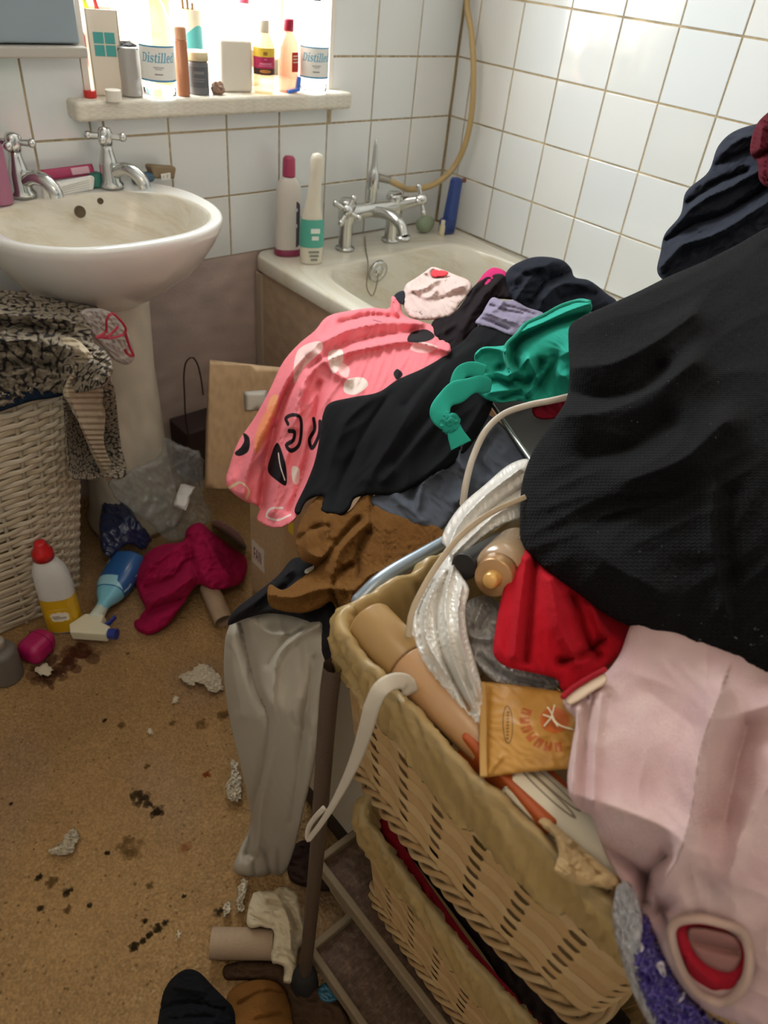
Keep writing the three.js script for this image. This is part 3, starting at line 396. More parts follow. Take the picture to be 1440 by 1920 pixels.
{ const p = atZ(302, 322, 0.04), t = thing('wooden_block', 'brown crusted block with white label on basin corner', 'block', V(p.x, BY, 0.042)); t.rotation.y = 0.2; const g = rbx(0.062, 0.026, 0.03, 0.006, 3), q = g.attributes.position; for (let i = 0; i < q.count; i++) { const k = 1 + 0.12 * n3(q.getX(i) * 60, q.getY(i) * 60, q.getZ(i) * 60); q.setXYZ(i, q.getX(i) * k, q.getY(i) * k + 0.015 + (q.getX(i) < 0 ? 0.008 : 0), q.getZ(i) * k); } g.computeVertexNormals(); mesh('block', g, M(0x8b765b, { roughness: 0.85 }), t); mesh('label', rbx(0.026, 0.014, 0.002, 0.0008).translate(-0.003, 0.012, 0.018), M(0xffffff, { map: canvasTex(64, 32, (x, w, h) => { x.fillStyle = '#e2dcd2'; x.fillRect(0, 0, w, h); x.fillStyle = '#7b6a5c'; x.fillRect(12, 8, 4, 12); x.fillRect(36, 10, 12, 4); x.fillRect(36, 18, 8, 4); }), roughness: 0.6 }), t); }

// things on the bath rim
{
  const p = atY(540, 476, RIM), t = thing('shampoo_bottle', 'white oval bottle with raspberry cap on bath corner', 'bottle', V(p.x, RIM, p.z)); t.rotation.y = -0.35;
  const S = (y, a, b) => sring(0, y, 0, a, b, 2.4, 40);
  mesh('body', flip(loft([S(0.012, 0.034, 0.022), S(0.016, 0.035, 0.023), S(0.14, 0.034, 0.023), S(0.175, 0.031, 0.021), S(0.19, 0.023, 0.018), S(0.198, 0.014, 0.013)], true, true)), M(0xddd6cd, { roughness: 0.35 }), t);
  mesh('base', flip(loft([S(0, 0.035, 0.025), S(0.003, 0.038, 0.028), S(0.016, 0.037, 0.026), S(0.018, 0.034, 0.022)], true, true)), M(0x8e3553, { roughness: 0.35 }), t);
  mesh('cap', lathe([[0, 0.245], [0.011, 0.244], [0.0155, 0.238], [0.0165, 0.2], [0.016, 0.197], [0, 0.197]], 28), M(0xb04062, { roughness: 0.35 }), t);
  const lb = new THREE.Shape(); lb.absellipse(0, 0.04, 0.011, 0.011, 0, Math.PI); lb.lineTo(-0.011, -0.055); lb.absellipse(0, -0.055, 0.011, 0.011, Math.PI, 2 * Math.PI); const lg = new THREE.ExtrudeGeometry(lb, { depth: 0.001, bevelEnabled: false, curveSegments: 10 }); lg.translate(0.014, 0.09, 0.0205);
  mesh('label', lg, M(0x554a5c, { roughness: 0.4 }), t);
  for (const g of [rbx(0.01, 0.008, 0.001, 0.0004).translate(0.014, 0.12, 0.0218), rbx(0.007, 0.009, 0.001, 0.0004).translate(0.015, 0.08, 0.0218)]) mesh('label_mark', g, M(0xd6cfd6, { roughness: 0.4 }), t);
}
{
  const p = atY(583, 492, RIM), t = thing('cleaner_bottle', 'slim white bottle with teal label and long angled neck', 'bottle', V(p.x, RIM, p.z)); t.rotation.y = -0.4;
  const S = (y, a, b, x = 0) => sring(x, y, 0, a, b, 2.3, 32);
  mesh('body', flip(loft([S(0, 0.026, 0.018), S(0.004, 0.029, 0.02), S(0.08, 0.031, 0.021), S(0.11, 0.029, 0.02), S(0.135, 0.022, 0.018), S(0.17, 0.017, 0.016, 0.003), S(0.21, 0.015, 0.014, 0.006), S(0.225, 0.016, 0.015, 0.007), S(0.255, 0.016, 0.015, 0.008), S(0.265, 0.012, 0.011, 0.008), S(0.268, 0.004, 0.004, 0.008)], true, true)), M(0xe2dac8, { roughness: 0.4 }), t);
  const cup = flip(loft([S(0.045, 0.0318, 0.0218), S(0.07, 0.0322, 0.0222), S(0.1, 0.0312, 0.0215), S(0.115, 0.0295, 0.0208)])); mesh('label', cup, M(0x57b09d, { roughness: 0.4 }), t);
  mesh('label_text', [rbx(0.024, 0.012, 0.001, 0.0004).translate(0.004, 0.088, 0.0222), rbx(0.018, 0.01, 0.001, 0.0004).translate(0.004, 0.07, 0.0225), rbx(0.026, 0.007, 0.001, 0.0004).translate(0.002, 0.034, 0.0212), rbx(0.022, 0.007, 0.001, 0.0004).translate(0.002, 0.022, 0.0212)].slice(0, 2), M(0xe9efe6), t);
  mesh('small_print', [rbx(0.028, 0.006, 0.001, 0.0004).translate(0.002, 0.034, 0.021), rbx(0.024, 0.006, 0.001, 0.0004).translate(0.003, 0.024, 0.021), rbx(0.018, 0.006, 0.001, 0.0004).translate(0.003, 0.014, 0.0205)], M(0x8b8e83), t);
}
{ const p = atY(846, 440, RIM), t = thing('blue_bottle', 'tall narrow blue bottle in the bath corner', 'bottle', V(Math.min(p.x, -0.05), RIM, 0.11)); t.rotation.z = -0.05; const S = (y, a, b) => sring(0, y, 0, a, b, 3, 32); mesh('body', flip(loft([S(0.002, 0.02, 0.015), S(0.006, 0.022, 0.017), S(0.03, 0.0215, 0.017), S(0.15, 0.018, 0.015), S(0.158, 0.015, 0.012), S(0.16, 0.006, 0.005)], true, true)), M(0x31488a, { roughness: 0.4 }), t); mesh('foot', rbx(0.05, 0.045, 0.03, 0.008, 3).translate(-0.008, 0.0235, 0.002), M(0x2c417d, { roughness: 0.4 }), t); mesh('nozzle', stick(V(0.01, 0.148, 0), V(0.034, 0.152, 0.002), 0.004, 0.007, 12), M(0x7b4a3c, { roughness: 0.5 }), t); }
{ const t = thing('green_soap', 'pale green soap bar on the bath corner ledge', 'soap', V(-0.125, RIM, 0.075)); const g = new THREE.SphereGeometry(0.034, 28, 16); g.scale(1, 0.75, 0.6); g.translate(0, 0.0255, 0); mesh('bar', g, M(0x9aa78a, { roughness: 0.35, transmission: 0.15, thickness: 0 }), t); }
{ const p = atY(826, 438, RIM); bottle('sample_bottle', 'tiny cream bottle between green soap and blue bottle', 'bottle', V(-0.093, RIM, 0.118), [[0, 0], [0.008, 0], [0.009, 0.002], [0.009, 0.028], [0.005, 0.033], [0, 0.033]], M(0xddcfae, { roughness: 0.4 }), [[0, 0.045], [0.006, 0.044], [0.0065, 0.032], [0, 0.032]], M(0xe8ddc5)); }

// ---------------------------------------------------------------- wicker hamper, bottles and boxes on the floor by the basin
const cane = [0xd3c5ad, 0xcdbea4, 0xd7cab4, 0xc8b79b].map((c) => M(c, { roughness: 0.6, clearcoat: 0.15, bumpMap: rep(fuzzT, 0.12), bumpScale: 0.0004 }));
// a woven ring: path(t) gives the wall line at height y, the cane swings in and out past n stakes
function weaver(path, n, phase, amp, hh, tt, seg = 6, var_ = 0.0012, K = 8) {
  const N = n * seg, pos = [], tri = [], uv = [];
  const P = []; for (let i = 0; i < N; i++) P.push(path(i / N));
  for (let i = 0; i < N; i++) {
    const p = P[i], T = P[(i + 1) % N].clone().sub(P[(i + N - 1) % N]); T.y = 0; T.normalize(); const O = V(T.z, 0, -T.x), w = Math.cos((phase < 0 ? 2 : 1) * i / seg * Math.PI + Math.max(phase, 0) * Math.PI), c = p.clone().addScaledVector(O, amp * w), h = phase < 0 ? lerp(hh - var_, hh, smooth(-0.75, -0.4, w)) : hh + var_ * w;
    for (let k = 0; k < K; k++) { const a = (k + 0.5) / K * 6.2832; const ca = Math.cos(a), sa = Math.sin(a), q = c.clone().addScaledVector(O, Math.sign(ca) * Math.pow(Math.abs(ca), 0.6) * tt); q.y += Math.sign(sa) * Math.pow(Math.abs(sa), 0.6) * h; pos.push(q.x, q.y, q.z); uv.push(i / N * 3, k / K * 0.02); }
  }
  for (let i = 0; i < N; i++) for (let k = 0; k < K; k++) { const a = i * K + k, b = i * K + (k + 1) % K, c = ((i + 1) % N) * K + k, d = ((i + 1) % N) * K + (k + 1) % K; tri.push(a, b, c, b, d, c); }
  const g = new THREE.BufferGeometry(); g.setAttribute('position', new THREE.Float32BufferAttribute(pos, 3)); g.setAttribute('uv', new THREE.Float32BufferAttribute(uv, 2)); g.setIndex(tri); g.computeVertexNormals(); return g;
}
{
  const t = thing('laundry_hamper', 'tall cream woven wicker hamper left of the pedestal', 'hamper', V(-1.56, 0, 0.228)), H = 0.6, n = 45;
  const el = (f, y, o = 0) => { const a = f * 6.28319, k = lerp(0.66, 1, y / H), c = Math.cos(a), s = -Math.sin(a), e = 0.58; return V(Math.sign(c) * Math.pow(Math.abs(c), e) * (0.262 * k + o), y, Math.sign(s) * Math.pow(Math.abs(s), e) * (0.224 * k + o)); };
  const rows = 44;
  for (let r = 0; r < rows; r++) { const y = 0.012 + r / rows * (H - 0.025); mesh('weaver', weaver((f) => el(f, y).add(V(0, 0.0015 * n2(f * 30, r * 3), 0)), n, r % 2, 0.0036, 0.0058, 0.0026, 6, 0.0013), cane[r % 4], t); }
  for (let k = 0; k < n; k++) mesh('stake', tube([el(k / n, 0.004), el(k / n, H * 0.5), el(k / n, H)], 0.0042, 6, 6), cane[k % 4], t);
  for (const s of [0, 1, 2]) mesh('rim_braid', tube(Array.from({ length: 120 }, (_, i) => { const f = i / 120, a = f * 6.2832 * 24 + s * 2.094; return el(f, H + 0.004 + 0.006 * Math.sin(a), 0.006 * Math.cos(a)); }), 0.0055, 300, 6, true), cane[s], t);
}
{ // bleach bottle
  const b = atY(117, 1163, 0), t = thing('bleach_bottle', 'white bottle with yellow label and red cap in front of hamper', 'bottle', V(b.x, 0, b.z + 0.02)); t.rotation.set(0, -0.45, 0.02, 'YXZ');
  const S = (y, a, c, x = 0) => sring(x, y, 0, a, c, 2.6, 40);
  mesh('body', flip(loft([S(0.002, 0.034, 0.024), S(0.006, 0.037, 0.027), S(0.12, 0.037, 0.027), S(0.15, 0.036, 0.026), S(0.175, 0.033, 0.024, -0.002), S(0.195, 0.025, 0.02, -0.004), S(0.206, 0.017, 0.016, -0.005), S(0.215, 0.015, 0.015, -0.005)], true, true)), M(0xdeddd8, { roughness: 0.35 }), t);
  mesh('cap', lathe([[0, 0.252], [0.009, 0.251], [0.012, 0.246], [0.0145, 0.232], [0.021, 0.226], [0.0215, 0.208], [0, 0.208]], 24).translate(-0.005, 0, 0), M(0xcf2024, { roughness: 0.35 }), t);
  const lg = flip(loft([S(0.008, 0.0376, 0.0276), S(0.06, 0.0376, 0.0276), S(0.105, 0.0376, 0.0276)])); mesh('label', lg, M(0xe0b01c, { roughness: 0.4 }), t);
  const lt = canvasTex(256, 160, (x, w, h) => { x.fillStyle = '#f3ecd8'; x.beginPath(); for (const [cx, cy, r] of [[70, 60, 48], [130, 50, 46], [190, 62, 46], [128, 105, 60], [70, 112, 40], [196, 112, 40]]) { x.moveTo(cx + r, cy); x.arc(cx, cy, r, 0, 7); } x.fill(); smallPrint(x, '#5a4a34', [[40, 66, 90, 14], [50, 88, 150, 16], [60, 112, 130, 8]]); });
  const lq = new THREE.PlaneGeometry(0.05, 0.05); const q = new THREE.BoxGeometry(0.046, 0.042, 0.0008); q.translate(0, 0.058, 0.0281); mesh('label_panel', q, M(0xffffff, { map: canvasTex(256, 256, (x, w, h) => { x.fillStyle = '#e0b01c'; x.fillRect(0, 0, w, h); x.drawImage(lt.image, 0, 40, 256, 180); }), roughness: 0.4 }), t);
}
{ // spray bottle on its side
  const a = atY(243, 1048, 0.042), b = atY(165, 1185, 0.032), t = thing('spray_bottle', 'blue spray bottle with cream trigger lying on the carpet', 'bottle', V()); orient(t, a, b); t.rotateY(-0.7);
  const S = (y, x, z) => sring(0, y, 0, x, z, 2.4, 36), L = a.distanceTo(b);
  const blue = M(0xffffff, { map: canvasTex(256, 256, (x, w, h) => { x.fillStyle = '#7fc4d8'; x.fillRect(0, 0, w, h); x.fillStyle = '#2b5f9c'; x.fillRect(0, 0, w, 150); x.fillStyle = '#9fd4e2'; x.fillRect(20, 110, 180, 36); x.fillStyle = '#dfeaf0'; x.fillRect(40, 40, 120, 14); x.fillRect(60, 70, 80, 10); }), roughness: 0.25, clearcoat: 0.4 });
  const body = flip(loft([S(0, 0.038, 0.028), S(0.006, 0.041, 0.031), S(0.05, 0.042, 0.032), S(0.1, 0.039, 0.03), S(0.13, 0.026, 0.022), S(0.15, 0.014, 0.014), S(0.185, 0.0125, 0.0125)], true, true));
  { const q = body.attributes.uv; for (let i = 0; i < q.count; i++) q.setXY(i, q.getX(i) / 0.24, 1 - q.getY(i) / 0.2); } mesh('body', body, blue, t);
  mesh('neck', lathe([[0, 0.16], [0.0135, 0.16], [0.016, 0.19], [0.0175, 0.2], [0, 0.2]], 20), M(0xd8e0cf, { roughness: 0.4 }), t);
  const hs = new THREE.Shape([[-0.02, 0], [0.018, 0], [0.022, 0.02], [0.045, 0.03], [0.045, 0.048], [-0.03, 0.048], [-0.04, 0.03]].map((p) => new THREE.Vector2(...p))); const hg = new THREE.ExtrudeGeometry(hs, { depth: 0.018, bevelEnabled: true, bevelSize: 0.004, bevelThickness: 0.004, bevelSegments: 3 }); hg.translate(0, 0.195, -0.009); mesh('trigger_head', hg, M(0xe4dcbf, { roughness: 0.4 }), t);
  const bm = M(0x2d3a8a, { roughness: 0.4 }); mesh('nozzle', new THREE.CylinderGeometry(0.0115, 0.012, 0.018, 16).rotateZ(Math.PI / 2).translate(0.058, 0.234, 0), bm, t); mesh('trigger', band([V(0.02, 0.218, 0), V(0.036, 0.205, 0), V(0.042, 0.185, 0)], 0.012, 0.006, V(1, 0, 0), 12), bm, t);
}
{ // magenta tub lying
  const p = atY(70, 1210, 0.03), t = thing('hair_product_tub', 'magenta plastic tub lying on the carpet by hamper', 'tub', V(p.x, 0, p.z)); t.rotation.y = 0.5;
  const g = rbx(0.072, 0.058, 0.062, 0.022, 5), q = g.attributes.position; for (let i = 0; i < q.count; i++) { const k = 1 - 0.18 * (q.getX(i) / 0.072 + 0.5); q.setXYZ(i, q.getX(i), q.getY(i) * k + 0.029, q.getZ(i) * k); } g.computeVertexNormals(); mesh('body', g, M(0xb01a5c, { roughness: 0.4 }), t); mesh('seam', tube(Array.from({ length: 24 }, (_, i) => { const a = i / 24 * 6.2832; return V(0.012, 0.0285 + Math.sign(Math.sin(a)) * Math.pow(Math.abs(Math.sin(a)), 0.6) * 0.0265, Math.sign(Math.cos(a)) * Math.pow(Math.abs(Math.cos(a)), 0.6) * 0.0285); }), 0.0012, 60, 6, true), M(0x96144c, { roughness: 0.4 }), t);
}
{ // toilet brush at left edge
  const p = atY(14, 1268, 0), t = thing('toilet_brush', 'toilet brush with cream handle and grey pot at left edge', 'brush', V(p.x, 0, p.z)); 
  mesh('pot', lathe([[0, 0.002], [0.03, 0], [0.033, 0.006], [0.033, 0.075], [0.029, 0.085], [0.018, 0.09], [0, 0.09]], 28), M(0x6e675f, { roughness: 0.5 }), t); mesh('collar', lathe([[0, 0.088], [0.016, 0.088], [0.016, 0.108], [0.012, 0.112], [0, 0.112]], 20), M(0xa59b8c, { roughness: 0.5 }), t); mesh('handle', stick(V(0, 0.1, 0), V(-0.028, 0.3, -0.02), 0.0105, 0.0095, 16), M(0xd9cfae, { roughness: 0.4 }), t);
}
const kraft = M(0xffffff, { map: rep(mot(0xc6a680, 0.08, 3), 0.3), roughness: 0.85 });
function ply(out, field, th, mat, name, parent, extra = {}) { return mesh(name, relief({ out, field, th, r: 0.0015, sharp: true, cell: 12, ...extra }), mat, parent); }
{ // carton under the clothes
  const t = thing('cardboard_box', 'tan cardboard box on the floor under the pink dress', 'box', V(-0.9, 0, 0.77));
  const b = rbx(0.34, 0.44, 0.48, 0.004); b.translate(0, 0.22, 0.04); mesh('carton', b, kraft, t);
  mesh('tape', bx(-0.1708, -0.17, 0.02, 0.42, -0.06, -0.01), M(0xc2a274, { roughness: 0.3, clearcoat: 0.5 }), t);
  const w = mesh('address_label', bx(-0.1712, -0.1702, 0.1, 0.17, -0.19, -0.14), M(0xffffff, { map: canvasTex(128, 64, (x, w2, h) => { x.fillStyle = '#e6dccb'; x.fillRect(0, 0, w2, h); x.fillStyle = '#6b1f24'; x.font = 'bold 44px sans-serif'; x.fillText('FAN', 14, 48); }), roughness: 0.6 }), t);
  const a = atX(545, 985, -1.071); mesh('yellow_sticker', bx(-0.1714, -0.1702, a.y - 0.02, a.y + 0.012, a.z - 0.77 - 0.008, a.z - 0.77 + 0.01), M(0xe6c22c, { roughness: 0.4 }), t);
}
{
  const f = ctl([[392, 675, 'z', 0.29], [383, 915, 'z', 0.375], [600, 700, 'z', 0.4], [590, 930, 'z', 0.47]]), t = thing('mailing_envelope', 'flat brown card mailer leaning behind the pink dress', 'envelope', V());
  ply([[392, 674], [470, 683], [560, 692], [640, 705], [640, 900], [600, 930], [500, 926], [383, 915], [386, 800]], f, 0.03, kraft, 'mailer', t, { wr: [[0.004, 160, 70, 0.4]] });
  const q = (u, v) => at(u, v, f(u, v) - 0.004), lb = new THREE.BufferGeometry(); ply([[457, 734], [500, 731], [503, 768], [459, 771]], (u, v) => f(u, v) - 0.006, 0.003, M(0xd9d2c6, { roughness: 0.6 }), 'label', t);
}
{ const g = rbx(0.22, 0.17, 0.1, 0.004); g.translate(-0.87, 0.085, 0.06); one('dark_box', g, M(0x3d2e2c, { roughness: 0.7 }), 'low dark brown box against the plaster behind the mailer', 'box'); }
one('wire_hook', [tube([V(-0.965, 0.002, 0.135), ...[[349, 790], [346, 740], [345, 700], [350, 677], [360, 670], [369, 680], [376, 705], [381, 740]].map(([u, v]) => atZ(u, v, 0.13))], 0.0022, 60, 8)], M(0x54443a, { metalness: 0.7, roughness: 0.5 }), 'bent wire hook standing beside the pedestal', 'hook');
// cardboard tubes
function cardTube(label, a, b, r) { const t = thing('toilet_roll_tube', label, 'tube', V(), 'empty cardboard toilet roll tubes'); orient(t, a, b); const L = a.distanceTo(b); mesh('tube', lathe([[r - 0.0012, 0], [r, 0.0004], [r, L - 0.0004], [r - 0.0012, L], [r - 0.0014, L], [r - 0.0014, 0], [r - 0.0012, 0]], 32), M(0xffffff, { map: rep(mot(0xa98f74, 0.08, 3), 0.15), roughness: 0.85, side: THREE.DoubleSide }), t); return t; }
cardTube('cardboard tube standing upright near the black trousers', atY(420, 1165, 0.022), atY(420, 1165, 0.022).add(V(0.02, 0.02, -0.1)), 0.022);
cardTube('cardboard tube lying on the carpet by the trolley leg', atY(396, 1768, 0.023), atY(512, 1770, 0.023), 0.0225);
cardTube('pale cardboard tube under the trolley shelf', atY(640, 1650, 0.03), atY(700, 1740, 0.03), 0.024);

// ---------------------------------------------------------------- white cupboard that carries the clothes
{
  const t = thing('low_cupboard', 'low cream cupboard under the pile of clothes', 'cupboard', V(-1.0, 0, 1.18)), cm = M(0xd8cdb8, { roughness: 0.45 });
  mesh('body', rbx(0.6, 0.5, 0.19, 0.004).translate(0, 0.33, 0), cm, t);
  mesh('plinth', bx(-0.29, 0.29, 0, 0.08, -0.08, 0.07), M(0x3a2c22, { roughness: 0.8 }), t);
  mesh('door', rbx(0.55, 0.24, 0.012, 0.003).translate(0, 0.2, 0.1), cm, t); mesh('door', rbx(0.55, 0.2, 0.012, 0.003).translate(0, 0.45, 0.1), cm, t);
}

// ---------------------------------------------------------------- rusty trolley with lined wicker baskets
const rust = M(0xffffff, { map: rep(mot(0x5c4a3c, 0.35, 4), 0.12), metalness: 0.35, roughness: 0.6 });
{
  const t = thing('basket_trolley', 'rusty metal trolley with wooden shelves carrying wicker baskets', 'trolley', V(0, 0, 0));
  const legs = [[-1.462, 1.347], [-1.462, 1.715], [-1.11, 1.347], [-1.11, 1.715]];
  for (const [x, z] of legs) { mesh('leg', tube([V(x - 0.012, 0.02, z + 0.006), V(x, 0.4, z), V(x + 0.004, 0.7, z - 0.003), V(x + 0.006, 0.735, z - 0.003)], 0.0095, 40, 10), rust, t); const f = lathe([[0, 0], [0.02, 0], [0.022, 0.01], [0.018, 0.045], [0.012, 0.055], [0, 0.055]], 20); f.translate(x - 0.012, 0, z + 0.006); mesh('rubber_foot', f, M(0x1d1a18, { roughness: 0.8 }), t); }
  for (const z of [1.3, 1.725]) mesh('top_rail', capTube([V(-1.39, 0.745, z), V(-1.36, 0.757, z - 0.002), V(-1.3, 0.762, z - 0.002), V(-1.2, 0.762, z - 0.002), V(-1.12, 0.752, z)], 0.0085, 30, 10), M(0x8f9aa3, { metalness: 0.6, roughness: 0.35 }), t);
  const board = M(0xffffff, { map: rep(dataTex(512, 512, (x, y) => { const n = n2(x * 4, y * 26) * 0.5 + n2(x * 12, y * 12) * 0.5, q = smooth(0.15, 0.5, n2(x * 7 + 3, y * 7) + 0.4 * n2(x * 25, y * 25)), k = 1 + 0.22 * n; return [lerp(84, 118, q * 0.5) * k, lerp(60, 96, q * 0.5) * k, lerp(42, 74, q * 0.5) * k]; }), 0.35), roughness: 0.7 });
  const edge = M(0xffffff, { map: rep(mot(0x7d6a50, 0.4, 5), 0.08), roughness: 0.7 });
  for (const [y, x0, z0] of [[0.192, -1.405, 1.285], [0.055, -1.45, 1.335]]) { const sh = mesh('shelf', rbx(-1.06 - x0, 0.01, 0.45, 0.003).translate((x0 - 1.06) / 2, y - 0.005, z0 + 0.225), board, t); mesh('shelf_edge', rbx(0.011, 0.026, 0.455, 0.003).translate(x0, y, z0 + 0.225), edge, sh); mesh('shelf_edge', rbx(-1.06 - x0, 0.026, 0.011, 0.003).translate((x0 - 1.06) / 2, y, z0), edge, sh); }
}
const ropeM = [0xcfa873, 0xc89f69, 0xd3ae7b, 0xc49a66].map((c) => M(c, { roughness: 0.55, bumpMap: rep(fuzzT, 0.05), bumpScale: 0.0003 }));
const satinT = rep(weaveT, 0.02);
function wickerBasket(label, y0, y1, dx, dz, satin, seedN) {
  const t = thing('wicker_basket', label, 'basket', V(dx, 0, dz), 'lined baskets on the trolley'), H = y1 - y0;
  const x0 = -1.445, x1 = -1.135, z0 = 1.325, z1 = 1.7, r = 0.03, per = 2 * (x1 - x0 - 2 * r) + 2 * (z1 - z0 - 2 * r) + 2 * Math.PI * r;
  const path = (f, y, o = 0) => {                        // round the rectangle: front (-x) side first, from the far end to the near end
    const ins = 0.022 * (1 - (y - y0) / H) - o, a = x0 + ins, b = x1 - ins, c = z0 + ins, d = z1 - ins, R = r; let s = (f % 1) * (2 * (b - a - 2 * R) + 2 * (d - c - 2 * R) + 2 * Math.PI * R), q = Math.PI * R / 2, p;
    const arc = (cx, cz, a0) => { const g = a0 + s / R; return V(cx + R * Math.cos(g), y, cz + R * Math.sin(g)); };
    if (s < d - c - 2 * R) { p = V(a - 0.008 * Math.sin(Math.PI * s / (d - c - 2 * R)), y, c + R + s); return p; } s -= d - c - 2 * R;
    if (s < q) { const g = Math.PI - s / R; return V(a + R + R * Math.cos(g), y, d - R + R * Math.sin(g)); } s -= q;
    if (s < b - a - 2 * R) return V(a + R + s, y, d); s -= b - a - 2 * R;
    if (s < q) { const g = Math.PI / 2 - s / R; return V(b - R + R * Math.cos(g), y, d - R + R * Math.sin(g)); } s -= q;
    if (s < d - c - 2 * R) return V(b, y, d - R - s); s -= d - c - 2 * R;
    if (s < q) { const g = -s / R; return V(b - R + R * Math.cos(g), y, c + R + R * Math.sin(g)); } s -= q;
    if (s < b - a - 2 * R) return V(b - R - s, y, c); s -= b - a - 2 * R;
    const g = -Math.PI / 2 - s / R; return V(a + R + R * Math.cos(g), y, c + R + R * Math.sin(g));
  };
  const n = 25, rows = Math.round((H - 0.03) / 0.02);
  for (let k = 0; k < rows; k++) { const y = y0 + 0.03 + k * 0.02; mesh('weaver', weaver((f) => path(f + 0.0008 * n2(k, 3), y + 0.0004 * n2(f * 22, k * 2 + seedN)), n, -1, 0.0015, 0.0099, 0.0008, 16, 0.0055), ropeM[k % 4], t); }
  for (let k = 0; k < n; k++) { const f = k / n, a = path(f, y0, -0.003), b = path(f, y1 - 0.004, -0.003), o = path(f + 0.001, y0).sub(path(f - 0.001, y0)).normalize(); mesh('stake', band([a, a.clone().lerp(b, 0.5), b], 0.012, 0.0014, V(o.z, 0, -o.x), 4), ropeM[(k + 1) % 4], t); }
  for (let s = 0; s < 4; s++) mesh('base_braid', tube(Array.from({ length: 136 }, (_, i) => { const f = i / 136, a = f * 6.2832 * 17 + s * Math.PI / 2; return path(f, y0 + 0.006 + 0.013 * Math.sin(a), 0.004 * Math.cos(a) + 0.002); }), 0.0034, 408, 6, true), ropeM[s], t);
  mesh('base', bx(x0 + 0.03, x1 - 0.03, y0 - 0.002, y0 + 0.006, z0 + 0.03, z1 - 0.03), ropeM[1], t);
  // cloth lining, folded over the rim
  const N = 420, prof = [[-0.024, -0.15], [-0.02, -0.1], [-0.014, -0.05], [-0.008, -0.015], [-0.0045, -0.002], [-0.002, 0.0045], [0.0015, 0.0065], [0.0055, 0.0045], [0.0078, -0.002], [0.0088, -0.01], [0.0092, -0.02], [0.0092, -0.032], [0.009, -0.044], [0.0086, -0.054], [0.008, -0.062], [0.007, -0.064], [0.006, -0.058], [0.0055, -0.03], [0.004, -0.004]], rings = [];
  const nf = (f, a, b) => n3(Math.cos(f * 6.2832) * a, Math.sin(f * 6.2832) * a, b + seedN);
  prof.forEach(([o, dy], j) => rings.push(Array.from({ length: N }, (_, i) => { const f = 1 - i / N, sk = f + dy * 0.9, out = j >= 8 && j <= 15 ? 1 : j < 4 ? 1.2 : 0.45, w = 0.0035 * nf(sk, 7, dy * 2) + 0.003 * nf(sk + 0.3, 14, dy * 3) + 0.003 * (0.5 - Math.abs(nf(sk + 0.6, 17, dy * 4))), dr = dy < -0.02 ? 1 + 0.28 * nf(f, 3.2, 9) : 1; return path(f, y1 + dy * dr + (dy > -0.02 ? 0.004 * nf(f, 6, 4) : 0), o + w * out); })));
  mesh('lining', loft(rings), satin, t);
  return t;
}
const satin = M(0xb0925c, { roughness: 0.3, clearcoat: 0.25, clearcoatRoughness: 0.3, sheen: 0.35, sheenRoughness: 0.35, sheenColor: new THREE.Color(0xd9c796), bumpMap: satinT, bumpScale: 0.0002, side: THREE.DoubleSide });
wickerBasket('upper wicker basket with khaki satin lining full of toiletries', 0.545, 0.772, 0, 0, satin, 1);
wickerBasket('lower wicker basket with khaki lining under the full one', 0.205, 0.42, 0.045, 0.02, satin, 5);

// ---------------------------------------------------------------- clothes
// distances of the heap on the cupboard, of the basket's contents, and of the clothes nearest the camera
const heap = ctl([[1000, 490, 'y', 0.84], [1140, 570, 'y', 0.8], [880, 520, 'y', 0.8], [800, 520, 'y', 0.76], [740, 600, 'y', 0.71], [600, 620, 'y', 0.69], [520, 700, 'y', 0.63], [430, 900, 'y', 0.5], [510, 985, 'y', 0.5], [650, 800, 'y', 0.67], [800, 700, 'y', 0.74], [700, 940, 'y', 0.645], [920, 830, 'y', 0.715], [1060, 760, 'y', 0.75], [820, 1000, 'y', 0.665], [520, 1110, 'y', 0.61], [640, 1150, 'y', 0.64], [560, 1000, 'y', 0.6], [1000, 640, 'y', 0.79]]);
const basketTop = (y, more = []) => ctl([[650, 1150, 'y', y], [1160, 1650, 'y', y], [830, 1020, 'y', y], [1300, 1300, 'y', y], ...more]);
const off = (f, d) => (u, v) => f(u, v) - d;

